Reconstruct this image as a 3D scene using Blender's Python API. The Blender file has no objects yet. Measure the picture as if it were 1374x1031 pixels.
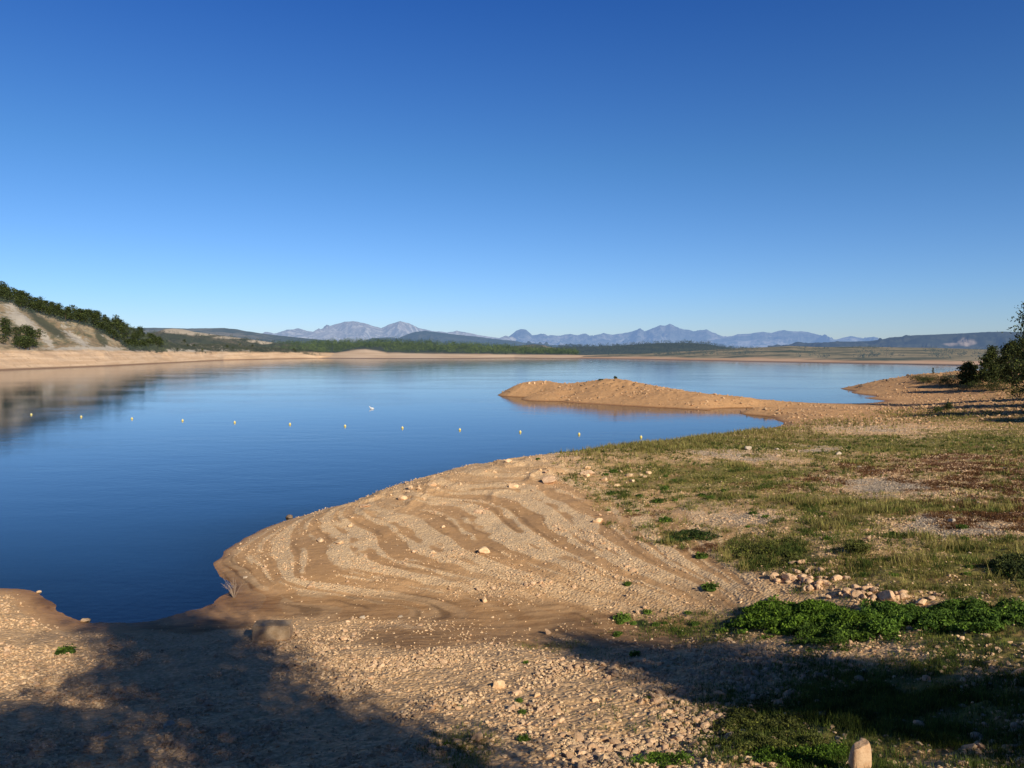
import bpy, math, random
import numpy as np
from mathutils import Vector, Matrix
R = math.radians
rng = np.random.default_rng(7)
random.seed(7)
scene = bpy.context.scene
C = scene.collection

# ------------------------------------------------------------------ camera maths
F, CX, CY, HY, H = 1040.0, 687.0, 515.5, 470.0, 10.0
PITCH = math.atan((CY - HY) / F)
cp, sp = math.cos(PITCH), math.sin(PITCH)

def ray(px, py):
    """direction of a photo pixel, scaled so that its y component is 1"""
    px = np.asarray(px, float); py = np.asarray(py, float)
    x = (px - CX) / F; u = (CY - py) / F
    dy = cp + u * sp; dz = -sp + u * cp
    return x / dy, dz / dy

def gp(px, py, z=0.0):
    """point at height z seen through a pixel"""
    sx, sz = ray(px, py)
    y = (z - H) / sz
    return sx * y, y, np.zeros_like(y) + z

def dp(px, py, y):
    """point at depth y seen through a pixel"""
    sx, sz = ray(px, py)
    return sx * y, y + 0 * sx, H + sz * y

def project(x, y, z):
    d = y * cp - (z - H) * sp
    d = np.maximum(d, 0.05)
    u = y * sp + (z - H) * cp
    return CX + F * x / d, CY - F * u / d

# ------------------------------------------------------------------ noise
def _hash(ix, iy, seed):
    n = (ix.astype(np.int64) * 374761393 + iy.astype(np.int64) * 668265263 + seed * 982451653) & 0x7fffffff
    n = ((n ^ (n >> 13)) * 1274126177) & 0x7fffffff
    n = (n ^ (n >> 16)) & 0xffff
    return n / 65535.0

def vnoise(x, y, seed=0):
    ix = np.floor(x); iy = np.floor(y)
    fx = x - ix; fy = y - iy
    fx = fx * fx * fx * (fx * (fx * 6 - 15) + 10); fy = fy * fy * fy * (fy * (fy * 6 - 15) + 10)
    a = _hash(ix, iy, seed); b = _hash(ix + 1, iy, seed); c = _hash(ix, iy + 1, seed); d = _hash(ix + 1, iy + 1, seed)
    return ((a * (1 - fx) + b * fx) * (1 - fy) + (c * (1 - fx) + d * fx) * fy) * 2 - 1

def fbm(x, y, octaves=4, seed=0, gain=0.5):
    s = 0; a = 1.0; t = 0
    for o in range(octaves):
        s = s + a * vnoise(x * 2 ** o + 17.3 * o, y * 2 ** o - 9.1 * o, seed + o); t += a; a *= gain
    return s / t

def ridged(x, y, octaves=5, seed=0):
    s = 0; a = 1.0; t = 0
    for o in range(octaves):
        s = s + a * (1 - np.abs(vnoise(x * 2 ** o + 3.7 * o, y * 2 ** o + 5.1 * o, seed + o)) * 2); t += a; a *= 0.5
    return s / t

def sstep(a, b, x):
    t = np.clip((x - a) / (b - a), 0, 1)
    return t * t * (3 - 2 * t)

# ------------------------------------------------------------------ materials
def new_mat(name):
    m = bpy.data.materials.new(name); m.use_nodes = True
    nt = m.node_tree; nt.nodes.clear()
    return m, nt

class NT:
    def __init__(s, nt): s.nt = nt; s.n = nt.nodes; s.l = nt.links
    def node(s, t, ins=None, **kw):
        nd = s.n.new(t)
        for k, v in kw.items(): setattr(nd, k, v)
        for k, v in (ins or {}).items():
            sock = nd.inputs[k]
            if isinstance(v, bpy.types.NodeSocket): s.l.new(v, sock)
            else: sock.default_value = v
        return nd
    def attr(s, name): return s.node('ShaderNodeAttribute', attribute_name=name).outputs['Fac']
    def pos(s): return s.node('ShaderNodeNewGeometry').outputs['Position']
    def noise(s, scale, detail=4, rough=0.55, vec=None, dist=0.0):
        i = {'Scale': scale, 'Detail': detail, 'Roughness': rough, 'Distortion': dist}
        if vec is not None: i['Vector'] = vec
        return s.node('ShaderNodeTexNoise', i).outputs['Fac']
    def vor(s, scale, vec=None, out='Distance', feature='F1', rnd=1.0):
        i = {'Scale': scale, 'Randomness': rnd}
        if vec is not None: i['Vector'] = vec
        return s.node('ShaderNodeTexVoronoi', i, feature=feature).outputs[out]
    def math(s, op, a, b=0.0, c=0.0, clamp=False):
        nd = s.node('ShaderNodeMath', {0: a, 1: b, 2: c}, operation=op); nd.use_clamp = clamp
        return nd.outputs[0]
    def ramp(s, fac, lo, hi):
        nd = s.node('ShaderNodeMapRange', {'Value': fac, 'From Min': lo, 'From Max': hi}, interpolation_type='SMOOTHSTEP')
        return nd.outputs[0]
    def mix(s, fac, a, b, blend='MIX'):
        nd = s.n.new('ShaderNodeMix'); nd.data_type = 'RGBA'; nd.blend_type = blend
        for i, v in ((0, fac), (6, a), (7, b)):
            if isinstance(v, bpy.types.NodeSocket): s.l.new(v, nd.inputs[i])
            else: nd.inputs[i].default_value = v if i == 0 else (*v[:3], 1)
        return nd.outputs[2]
    def hsv(s, col, h=0.5, sat=1.0, v=1.0):
        return s.node('ShaderNodeHueSaturation', {'Hue': h, 'Saturation': sat, 'Value': v, 'Color': col}).outputs[0]
    def bump(s, height, strength, dist):
        return s.node('ShaderNodeBump', {'Height': height, 'Strength': strength, 'Distance': dist}).outputs[0]
    def bsdf(s, col, rough=0.95, normal=None, spec=0.15, **extra):
        i = {'Base Color': col if isinstance(col, bpy.types.NodeSocket) else (*col[:3], 1), 'Roughness': rough, 'Specular IOR Level': spec}
        if normal is not None: i['Normal'] = normal
        i.update(extra)
        return s.node('ShaderNodeBsdfPrincipled', i).outputs[0]
    def out(s, sh): s.node('ShaderNodeOutputMaterial', {'Surface': sh})

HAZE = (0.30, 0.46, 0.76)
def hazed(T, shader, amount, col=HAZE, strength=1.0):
    """far-off haze painted into the material: an even share of emission mixed in"""
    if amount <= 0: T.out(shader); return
    em = T.node('ShaderNodeEmission', {'Color': (*col, 1), 'Strength': strength}).outputs[0]  # painted haze: sky-coloured glow laid over the surface shader
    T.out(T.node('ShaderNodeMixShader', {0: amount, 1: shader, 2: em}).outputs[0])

# ------------------------------------------------------------------ mesh helpers
def set_props(o, label=None, cat=None, group=None, kind=None):
    if label: o['label'] = label
    if cat: o['category'] = cat
    if group: o['group'] = group
    if kind: o['kind'] = kind
    return o

def np_mesh(name, verts, faces, mat=None, smooth=False, attrs=None):
    """faces: (n,3) or (n,4) array"""
    me = bpy.data.meshes.new(name)
    verts = np.ascontiguousarray(verts, np.float32); faces = np.ascontiguousarray(faces, np.int32)
    n, k = faces.shape
    me.vertices.add(len(verts)); me.vertices.foreach_set('co', verts.ravel())
    me.loops.add(n * k); me.loops.foreach_set('vertex_index', faces.ravel())
    me.polygons.add(n); me.polygons.foreach_set('loop_start', np.arange(0, n * k, k, dtype=np.int32))
    me.update(calc_edges=True)
    me.polygons.foreach_set('use_smooth', np.full(n, smooth, bool))
    for a, v in (attrs or {}).items():
        at = me.attributes.new(a, 'FLOAT', 'POINT'); at.data.foreach_set('value', np.ascontiguousarray(v, np.float32).ravel())
    if mat: me.materials.append(mat)
    return me

def link(name, me, loc=(0, 0, 0), parent=None):
    o = bpy.data.objects.new(name, me); C.objects.link(o); o.location = loc
    if parent: o.parent = parent
    return o

def grid_faces(nr, nc):
    i = np.arange((nr - 1) * (nc - 1)); r = i // (nc - 1); c = i % (nc - 1)
    a = r * nc + c
    return np.stack([a, a + 1, a + nc + 1, a + nc], 1)

def ico(sub):
    import bmesh
    bm = bmesh.new(); bmesh.ops.create_icosphere(bm, subdivisions=sub, radius=1.0)
    bm.verts.ensure_lookup_table()
    v = np.array([list(x.co) for x in bm.verts]); f = np.array([[q.index for q in p.verts] for p in bm.faces]); bm.free()
    return v, f

def rot_z(a):
    c, s = np.cos(a), np.sin(a); z = np.zeros_like(a); o = np.ones_like(a)
    return np.stack([np.stack([c, -s, z], -1), np.stack([s, c, z], -1), np.stack([z, z, o], -1)], -2)

def rand_rot(n):
    q = rng.normal(size=(n, 4)); q /= np.linalg.norm(q, axis=1)[:, None]
    w, x, y, z = q.T
    return np.stack([np.stack([1-2*(y*y+z*z), 2*(x*y-z*w), 2*(x*z+y*w)], -1),
                     np.stack([2*(x*y+z*w), 1-2*(x*x+z*z), 2*(y*z-x*w)], -1),
                     np.stack([2*(x*z-y*w), 2*(y*z+x*w), 1-2*(x*x+y*y)], -1)], -2)

def rock_shape(sub, seed, flat=0.75, rough=0.22, facets=7):
    """a broken stone: a sphere cut by random planes and roughened"""
    r = np.random.default_rng(seed)
    v, f = ico(sub)
    for _ in range(facets):
        n = r.normal(size=3); n /= np.linalg.norm(n)
        d = r.uniform(0.45, 0.8)
        h = v @ n - d
        v = v - np.where(h > 0, h, 0)[:, None] * n * 0.95
    nz = fbm(v[:, 0] * 2.1 + seed, v[:, 1] * 2.1 + v[:, 2] * 1.7, 3, seed)
    v = v * (1 + rough * nz)[:, None]
    v = v * np.array([r.uniform(0.95, 1.35), r.uniform(0.8, 1.05), flat * r.uniform(0.85, 1.15)])
    return v, f

# ------------------------------------------------------------------ light, sky, camera
SUN_AZ = math.atan2(0.56, -0.83)       # clockwise from +Y
SUN_EL = R(28)
sun_dir = Vector((math.sin(SUN_AZ) * math.cos(SUN_EL), math.cos(SUN_AZ) * math.cos(SUN_EL), math.sin(SUN_EL)))
w = bpy.data.worlds.new("World"); scene.world = w; w.use_nodes = True
W = NT(w.node_tree); w.node_tree.nodes.clear()
sky = W.node('ShaderNodeTexSky', sky_type='NISHITA')
sky.sun_disc = False; sky.sun_elevation = SUN_EL; sky.sun_rotation = SUN_AZ
sky.altitude = 900; sky.air_density = 1.0; sky.dust_density = 0.35; sky.ozone_density = 2.0
# Nishita sky graded bluer with height, its unseen top darkened to deepen shadows
wn = W.node('ShaderNodeNewGeometry').outputs['Incoming']
elev = W.math('MULTIPLY', W.node('ShaderNodeSeparateXYZ', {'Vector': wn}).outputs[2], -1.0)
cr = W.n.new('ShaderNodeValToRGB'); W.l.new(elev, cr.inputs[0])
for i, (p_, c_) in enumerate([(0.0, (.44, .53, .78)), (.07, (.37, .53, .80)), (.23, (.25, .47, .72)), (.41, (.13, .35, .73)), (.52, (.07, .17, .36)), (.64, (.025, .06, .13)), (1.0, (.02, .045, .10))]):
    e_ = cr.color_ramp.elements[i] if i < 2 else cr.color_ramp.elements.new(p_)
    e_.position = p_; e_.color = (*c_, 1)
m_ = W.mix(1.0, sky.outputs[0], cr.outputs[0], 'MULTIPLY')
SKY_STR = 0.15
bg = W.node('ShaderNodeBackground', {'Color': m_, 'Strength': SKY_STR})
W.node('ShaderNodeOutputWorld', {'Surface': bg.outputs[0]})

sl = bpy.data.lights.new('sun', 'SUN'); sl.energy = 5.0; sl.angle = R(0.53); sl.color = (1.0, 0.90, 0.70)
so = bpy.data.objects.new('sun', sl); C.objects.link(so); so.location = (40, -40, 60)
so.rotation_euler = (-sun_dir).to_track_quat('-Z', 'Y').to_euler()

cd = bpy.data.cameras.new('camera'); cd.sensor_width = 36; cd.lens = 36 * F / 1374.0
cd.clip_start = 0.1; cd.clip_end = 120000
co = bpy.data.objects.new('camera', cd); C.objects.link(co); co.location = (0, 0, H)
co.rotation_euler = (math.pi / 2 - PITCH, 0, 0)
scene.camera = co
scene.view_settings.view_transform = 'Standard'; scene.view_settings.look = 'None'
scene.view_settings.exposure = 0; scene.view_settings.gamma = 1
scene.cycles.max_bounces = 5; scene.cycles.transparent_max_bounces = 12
scene.cycles.use_denoising = True

# ------------------------------------------------------------------ near shore terrain
ctl = []
def cpt(px, py, z): x, y, zz = gp(px, py, z); ctl.append((float(x), float(y), z))
def cwd(px, py, d): x, y, z = dp(px, py, d); ctl.append((float(x), float(y), float(z)))
# water line of the bay and the tongue
for px, py in [(-500,770),(-250,780),(0,790),(40,793),(70,810),(90,828),(120,834),(180,835),(230,828),(280,812),(303,800),(312,786),
               (292,768),(287,755),(300,740),(330,722),(380,700),(430,687)]: cpt(px, py, 0.0)
# crest of the tongue and of the grassy bank; the shore lies hidden behind it
for px, py, z in [(470,676,.35),(500,665,.6),(560,643,1.0),(640,625,1.35),(720,613,1.5),(800,603,1.6),(860,596,1.65),(940,586,1.6),(1000,578,1.3)]:
    cpt(px, py, z)
    x, y, _ = gp(px, py, z); d = math.hypot(x, y); gap = z * d / (H - z)
    for k, zz in ((0.62, 0.0), (1.6, -1.0), (3.5, -2.5)):
        s = (d + gap * k) / d; ctl.append((float(x * s), float(y * s), zz))
# shore across the inlet, low side of the spit
for px, py in [(1047,572),(1040,563.5),(1000,556.5),(950,551.5),(900,548),(850,545.5),(800,543),(750,539),(710,534),(672,528)]: cpt(px, py, 0.0)
for px, py in [(1010,566),(960,562),(900,560),(800,556),(700,545)]: cpt(px, py, -0.7)
for px, py, z in [(666,528.2,-.45),(655,529,-1.5),(640,530,-2.2),(620,525,-3.),(664,524,-1.2),(680,535,-1.2),(720,543,-1.2),(1112,524,-1.8),(1127,523.2,-.6),(1124,519,-1.4),(1105,530,-1.8),(1140,532,-1.0)]:
    x, y, _ = gp(px, py, 0.0); ctl.append((float(x), float(y), z))
for px, py, d in [(717,527,160),(700,524,168),(740,529,156),(780,534,150),(820,537,146)]: cwd(px, py, d)
# back of the island
for px, py, d in [(690,518,172),(717,512.5,174),(760,515.5,168),(800,511.5,166),(825,508.5,165),(850,513.5,160),(880,519,155),(920,525,150),(1000,534.5,138)]:
    cwd(px, py, d); x, y, z = dp(px, py, d); ctl.append((float(x * 1.1), float(y * 1.1), -0.3)); ctl.append((float(x * 1.25), float(y * 1.25), -3.0))
for px, py, d in [(760,530,158),(825,530,150),(870,534,142),(940,541,134),(1010,549,125)]: cwd(px, py, d)
cpt(1080,556,.7); cpt(1130,556,.8); cpt(1060,568,.5)
for px, py in [(1070,540.5),(1120,541.5),(1165,541),(1186,538),(1160,534),(1145,528),(1134,523)]: cpt(px, py, 0.0)
cpt(1120,530,-.8); cpt(1050,528,-1.5); cpt(1000,520,-2.5); cpt(1158,537.5,-.2)
for px, py, d in [(1150,516.5,200),(1180,511,202),(1230,503,203),(1290,499,198),(1374,499,185)]:
    cwd(px, py, d); x, y, z = dp(px, py, d); ctl.append((float(x * 1.2), float(y * 1.2), -0.5)); ctl.append((float(x * 1.5), float(y * 1.5), -3.0))
for px, py, d in [(1200,525,172),(1250,530,158),(1300,522,160),(1374,522,148),(1220,546,130),(1300,540,125),(1374,542,112),(1300,560,94),(1180,562,104),(1374,570,82)]: cwd(px, py, d)
# upland to the right
for px, py, z in [(1374,600,2.8),(1374,650,3.0),(1374,700,3.2),(1374,800,3.4),(1250,580,2.2),(1150,585,2.0),(1050,590,1.8),(1200,620,2.4),(1200,700,2.8),(1050,600,2.0),(1000,650,2.1),
                  (1100,750,2.7),(1000,750,2.1),(900,700,1.8),(900,640,1.9),(800,650,1.75),(700,650,1.5),(700,700,1.25),(600,680,1.1),(500,710,.75),(420,720,.5),(350,740,.28),(400,775,.42),(330,765,.14),
                  (350,800,.07),(450,815,.18),(550,820,.28),(650,825,.42),(750,830,.58),(850,835,.8),(950,835,1.25),(1000,860,1.9),
                  (500,790,.42),(600,775,.65),(700,770,.9),(800,780,1.1),(900,770,1.5),
                  (362,866,.55),(450,870,.75),(600,880,1.05),(700,900,1.45),(850,890,1.6),(1000,900,2.3),(1150,850,2.6),(1150,930,2.9),(1100,980,3.1),
                  (900,960,2.3),(700,960,2.0),(900,1031,3.0),(700,1031,2.7),(500,950,1.5),(500,1031,2.4),(300,1031,2.2),(300,950,1.3),(150,870,.35),(0,870,.45),(0,950,1.2),(150,950,1.0),
                  (0,1031,2.1),(-250,900,.8),(-250,1031,2.0),(1374,880,3.6),(1374,950,3.8),(1374,1031,4.0),(1150,1031,3.5)]: cpt(px, py, z)
# lake bed
for px, py, z in [(200,700,-2.2),(400,640,-3),(600,590,-3),(200,780,-.8),(150,812,-.35),(60,775,-.8),(250,770,-.7),(500,630,-2.2),(0,700,-2.5),(700,500,-4),(900,505,-4),(1050,515,-3.5),
                  (300,560,-5),(0,560,-5),(600,530,-5),(-300,700,-2),(-300,600,-5),(850,575,-1.8)]: cpt(px, py, z)
# bank under and beside the viewer
ctl += [(0,0,8.3),(-8,0,8.0),(8,0,8.4),(0,4,7.2),(-6,4,6.8),(6,4,7.4),(0,8,4.7),(-7,9,4.2),(30,0,8.5),(-30,0,7.5),(20,-20,9),(0,-20,9),(-30,-25,9),(15,6,7.0),(30,18,5.5),(40,35,4.6),(60,40,5),(70,60,4.6),
        (100,80,5),(60,15,6.5),(150,100,6),(30,32,3.9),(90,100,3.8),(130,140,4.5),(180,180,6),(-60,0,6),(-40,20,2.5),(-60,40,0.5),(60,-30,9)]
ctl = np.array(ctl)
def warp(x, y): return np.stack([np.arctan2(x, y), 0.5 * np.log(x * x + y * y + 9.0)], -1)
BETA = 1.5
_P = warp(ctl[:, 0], ctl[:, 1]); _N = len(_P)
_K = np.linalg.norm(_P[:, None] - _P[None], axis=2) ** BETA
_A = np.zeros((_N + 3, _N + 3)); _A[:_N, :_N] = _K
_Q = np.c_[np.ones(_N), _P]; _A[:_N, _N:] = _Q; _A[_N:, :_N] = _Q.T
_sol = np.linalg.lstsq(_A, np.r_[ctl[:, 2], 0, 0, 0], rcond=1e-10)[0]
def base_h(x, y):
    x = np.asarray(x, float).ravel(); y = np.asarray(y, float).ravel(); out = np.empty_like(x)
    for i in range(0, len(x), 40000):
        p = warp(x[i:i+40000], y[i:i+40000])
        k = ((p[:, None, 0] - _P[None, :, 0]) ** 2 + (p[:, None, 1] - _P[None, :, 1]) ** 2) ** (BETA / 2)
        out[i:i+40000] = k @ _sol[:_N] + _sol[_N] + p @ _sol[_N + 1:]
    return out

def blobs(px, py, lst):
    s = np.zeros_like(px)
    for b in lst:
        x, y, rx, ry = b[:4]; wt = b[4] if len(b) > 4 else 1.0; an = R(b[5]) if len(b) > 5 else 0
        dx, dy = px - x, py - y
        if an: dx, dy = dx * math.cos(an) + dy * math.sin(an), -dx * math.sin(an) + dy * math.cos(an)
        s = np.maximum(s, wt * np.exp(-((dx / rx) ** 2 + (dy / ry) ** 2) * 0.9))
    return s

def covers(x, y, hb):
    """what grows or lies on the ground at a place: shares 0..1"""
    px, py = project(x, y, np.maximum(hb, 0))
    px = np.clip(px, -2000, 4000); py = np.clip(py, 440, 3000)
    d = np.hypot(x, y)
    n1 = fbm(x * 0.22, y * 0.22, 5, 11); n2 = fbm(x * 0.9, y * 0.9, 4, 23); n3 = fbm(x * 0.07, y * 0.07, 4, 31)
    # warped photo coordinates keep every patch edge ragged
    wx = px + 45 * n1 + 14 * n2; wy = py + (10 * n1 + 5 * n2) * np.clip((py - 470) / 130, .15, 1.6)
    grass = blobs(wx, wy, [(1150,665,330,85,.58),(1330,780,150,50,.6),(1180,760,120,30,.6),(960,600,190,22,.75),(1150,600,260,24,.75),(1330,600,200,28,.8),(1000,640,200,32,.75),(1200,680,240,42,.75),(1330,730,140,50,.7),(1090,690,110,26,.7),(1250,770,190,40,.62),(880,628,90,18,.6),(860,655,70,20,.55),
                           (920,725,34,9,.7),(1030,742,54,20,1.0),(1365,765,40,20,1.),(1210,960,230,62,1.),(1025,985,70,36,.95),(1374,860,140,45,.8),(960,838,80,24,.5),(1120,1020,120,24,.7),(760,870,60,12,.4),(620,1005,60,30,.45),(1500,700,200,200,.8),(930,850,60,14,.5),(1300,560,120,9,.6)])
    leafy = blobs(wx, wy, [(1075,830,85,24,1.),(1150,850,60,22,.7),(1270,832,120,22,.95),(1370,825,60,22,.8),(840,830,14,6,.8),(1040,742,40,15,.5),(1150,740,16,7,.7),(930,720,30,8,.7),(1362,762,22,16,.8)])
    pale = blobs(wx, wy, [(1200,656,60,12,.9),(1090,602,40,4,1.),(985,612,60,6,.6),(1275,706,70,13,.85),(985,690,70,9,.6),(1170,575,80,6,.5)])
    red = blobs(wx, wy, [(1330,645,110,36,1.),(1170,632,100,16,.8),(1335,690,90,28,1.),(1100,655,70,12,.6),(1230,690,60,14,.6),(962,740,34,9,.9),(850,690,44,6,.8),(1050,660,50,10,.5)])
    mud = blobs(wx, wy, [(520,812,240,17,1.),(400,806,120,14,1.),(700,830,150,22,1.),(850,842,120,22,.9),(320,775,26,30,.9),(600,850,200,20,.8),(250,836,120,10,.8),(940,800,70,12,.6,18),(60,800,40,14,.8),(700,868,120,10,.6)])
    red *= sstep(-.2, .25, n2 + .3 * n1)
    grass = np.clip(grass - pale * .95 - red * .55, 0, 1)
    far = sstep(88, 112, d) * sstep(.9, 1.15, 1 + (px - 900) * .0004 + 0 * d)
    beach = sstep(85, 110, d)
    gravel = np.clip(1 - mud * 1.1, 0, 1) * np.clip(1 - grass * 1.15, 0, 1)
    # contour-following strand lines left by the falling water
    zz = hb + .03 * n1 + .012 * n2
    tongue = blobs(px, py, [(500,740,220,70,1.),(700,710,220,80,1.),(880,740,150,70,.9),(420,770,140,40,1.),(960,780,90,30,.8)])
    wob = fbm(x * .12, y * .12, 3, 77)
    band = .5 + .32 * np.sin(zz * 23 + 2.2 * wob) + .28 * np.sin(zz * 57 + 3 * fbm(x * .2, y * .2, 3, 78)) + .14 * np.sin(zz * 118 + 3 * wob)
    band = sstep(.34, .66, band + .34 * n2 + .14 * n1)
    gravel = gravel * (1 - tongue * (1 - band) * .95); mud = np.maximum(mud, tongue * (1 - band) * .55)
    gravel = np.clip(gravel + pale, 0, 1) * (1 - .72 * beach)
    gravel *= sstep(.10, .2, hb + .04 * n2)
    lines = sstep(.55, .95, np.sin(zz * 95 + 2.5 * wob + .8 * n2)) * mud * sstep(.05, .3, fbm(x * .25, y * .25, 3, 91) + .25)
    return dict(lines=lines, strand=band, grass=grass, leafy=leafy, pale=pale, red=red, mud=mud, gravel=np.clip(gravel, 0, 1), band=band * tongue, tongue=tongue, beach=beach)

def detail_h(x, y, hb, cv):
    d = np.hypot(x, y)
    land = sstep(.02, .5, hb)
    z = hb + .028 * fbm(x * 1.1, y * 1.1, 4, 17) * np.exp(-(hb / .35) ** 2) + land * (.10 * fbm(x * .35, y * .35, 3, 3) + .06 * fbm(x * 1.1, y * 1.1, 3, 5) * (1 - .75 * cv['mud']) * (1 - .5 * cv['tongue']))
    z = z + land * (.035 * fbm(x * 3.5, y * 3.5, 3, 9) * (1 - .85 * cv['mud']) * (1 - .6 * cv['tongue']))
    z = z + cv['band'] * .018
    px, py = project(x, y, hb)
    knob = blobs(px, py, [(700,632,90,20,1.),(560,665,110,18,.9),(620,655,90,22,.7),(790,625,30,9,.6),(470,690,50,10,.6)])
    z = z + knob * np.maximum(0, ridged(x * .42, y * .42, 4, 41) - .15) * .42
    grassl = cv['grass'] * (.05 * fbm(x * 5, y * 5, 2, 13))
    isl = sstep(100, 120, d)
    z = z + isl * land * (.22 * ridged(x * .14, y * .14, 4, 51) * sstep(.6, 2.4, hb) - .05)
    z = z + isl * land * (.10 * fbm(x * .9, y * .9, 3, 55) + .30 * np.maximum(0, ridged(x * .6, y * .6, 4, 57) - .25) * sstep(1.0, 2.6, hb))
    return z + grassl

def ground_at(x, y):
    x = np.atleast_1d(np.asarray(x, float)); y = np.atleast_1d(np.asarray(y, float))
    hb = base_h(x, y); cv = covers(x, y, hb)
    return detail_h(x, y, hb, cv)

def hit(px, py):
    """where the view through a pixel meets the ground (used once, to lay things out on the terrain)"""
    sx, sz = ray(px, py)
    ys = np.exp(np.linspace(math.log(7), math.log(260), 900))
    zz = H + sz * ys; g = ground_at(sx * ys, ys)
    i = int(np.argmax(np.maximum(g, 0) >= zz))
    return float(sx * ys[i]), float(ys[i]), float(max(g[i], 0))

ang = np.concatenate([np.linspace(-130, -40, 60, endpoint=False), np.linspace(-40, 40, 980, endpoint=False), np.linspace(40, 130, 90)])
ang = np.radians(ang)
dist = np.concatenate([np.linspace(1.0, 7, 14, endpoint=False), np.exp(np.linspace(math.log(7), math.log(70), 620, endpoint=False)), np.exp(np.linspace(math.log(70), math.log(340), 400))])
DD, AA = np.meshgrid(dist, ang, indexing='ij')
TX = (DD * np.sin(AA)).ravel(); TY = (DD * np.cos(AA)).ravel()
THB = base_h(TX, TY)
edge = sstep(240, 330, DD.ravel())
THB = THB * (1 - edge) - 6 * edge
TC = covers(TX, TY, THB)
TZ = detail_h(TX, TY, THB, TC)

gm, nt = new_mat('shore_ground'); T = NT(nt)
P = T.pos()
nA = T.noise(0.6, 6, .6, P); nB = T.noise(4.0, 5, .6, P); nC = T.noise(22, 4, .6, P)
soil = T.mix(nA, (.68, .395, .195), (.82, .515, .28)); soil = T.mix(T.ramp(nB, .4, .75), soil, (.60, .36, .185))
peb = T.node('ShaderNodeTexVoronoi', {'Vector': P, 'Scale': 9.0}); peb2 = T.node('ShaderNodeTexVoronoi', {'Vector': P, 'Scale': 24.0})
pv = T.node('ShaderNodeSeparateColor', {'Color': peb.outputs['Color']}).outputs[0]
pv2 = T.node('ShaderNodeSeparateColor', {'Color': peb2.outputs['Color']}).outputs[1]
stone = T.mix(pv, (.62, .38, .195), (.88, .60, .36)); stone = T.mix(T.math('MULTIPLY', pv2, .6), stone, (.80, .53, .30))
gap = T.ramp(peb.outputs['Distance'], .30, .62); stone = T.mix(T.math('MULTIPLY', gap, .4), stone, (.42, .26, .135))
gfac = T.ramp(T.math('ADD', T.math('ADD', T.attr('gravel'), T.math('MULTIPLY', nB, .5)), T.math('MULTIPLY', nC, .35)), .62, 1.05)
col = T.mix(gfac, soil, stone)
mudc = T.mix(T.ramp(T.noise(1.3, 6, .65, T.node('ShaderNodeMapping', {'Vector': P, 'Scale': (.45, 2.6, 1.0), 'Rotation': (0, 0, -.45)}).outputs[0], .6), .36, .62), (.30, .165, .078), (.48, .28, .14))
col = T.mix(T.ramp(T.math('ADD', T.attr('mud'), T.math('MULTIPLY', nB, .3)), .40, .80), col, mudc)
tg = T.attr('tongue'); sd = T.ramp(T.math('ADD', T.attr('strand'), T.math('ADD', T.math('MULTIPLY', T.math('SUBTRACT', nB, .5), 1.0), T.math('MULTIPLY', T.math('SUBTRACT', nC, .5), 1.1))), .16, .84)
col = T.mix(T.math('MULTIPLY', T.math('MULTIPLY', tg, T.math('SUBTRACT', 1.0, sd)), .62), col, T.mix(nC, (.48, .27, .125), (.62, .37, .185)))
col = T.mix(T.math('MULTIPLY', T.math('MULTIPLY', tg, sd), .45), col, T.mix(pv2, (.86, .61, .37), (.97, .77, .52)))
col = T.mix(T.math('MULTIPLY', T.attr('lines'), .7), col, (.13, .075, .04))
orange = T.mix(nA, (.64, .36, .175), (.50, .27, .125)); orange = T.mix(T.ramp(nB, .5, .7), orange, (.72, .46, .26)); nD = T.noise(1.6, 5, .7, P); orange = T.mix(T.math('MULTIPLY', T.ramp(nD, .54, .66), .7), orange, (.25, .15, .085))
col = T.mix(T.math('MULTIPLY', T.attr('beach'), .85), col, orange)
palec = T.mix(pv, (.50, .39, .28), (.78, .63, .48)); palec = T.mix(T.math('MULTIPLY', gap, .7), palec, (.15, .11, .08))
col = T.mix(T.ramp(T.math('ADD', T.attr('pale'), T.math('MULTIPLY', nB, .4)), .45, .85), col, palec)
redc = T.mix(nC, (.14, .06, .028), (.27, .125, .06))
col = T.mix(T.math('MULTIPLY', T.ramp(T.math('ADD', T.attr('red'), T.math('MULTIPLY', nB, .4)), .45, .9), .85), col, redc)
gr = T.mix(nC, (.13, .125, .032), (.32, .27, .085)); gr = T.mix(T.ramp(nA, .45, .66), gr, (.29, .18, .075))
gf = T.ramp(T.math('ADD', T.math('ADD', T.attr('grass'), T.math('MULTIPLY', nB, .45)), T.math('MULTIPLY', nC, .4)), .66, 1.06)
col = T.mix(gf, col, gr)
col = T.mix(T.ramp(T.math('ADD', T.attr('leafy'), T.math('MULTIPLY', nC, .3)), .4, .8), col, (.04, .055, .018))
zc = T.node('ShaderNodeSeparateXYZ', {'Vector': P}).outputs[2]
wet = T.ramp(T.math('ADD', zc, T.math('MULTIPLY', nA, .12)), .28, .07)
col = T.mix(wet, col, T.mix(1.0, col, (.58, .50, .42), 'MULTIPLY'))
hgt = T.math('ADD', T.math('MULTIPLY', T.math('SUBTRACT', .6, peb.outputs['Distance']), T.math('MULTIPLY', gfac, .9)), T.math('MULTIPLY', nC, .35))
hgt = T.math('ADD', hgt, T.math('MULTIPLY', nB, .8))
bp = T.bump(hgt, .75, .055)
rough = T.math('SUBTRACT', .95, T.math('MULTIPLY', wet, .35))
T.out(T.bsdf(col, rough, bp, .2))
me = np_mesh('shore_ground', np.c_[TX, TY, TZ], grid_faces(len(dist), len(ang)), gm, True, {k: TC[k] for k in ('lines', 'strand', 'tongue', 'grass', 'leafy', 'pale', 'red', 'mud', 'gravel', 'beach')})
set_props(link('ground', me), 'bare stony reservoir shore with gravel, mud and patchy grass', kind='structure')

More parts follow.
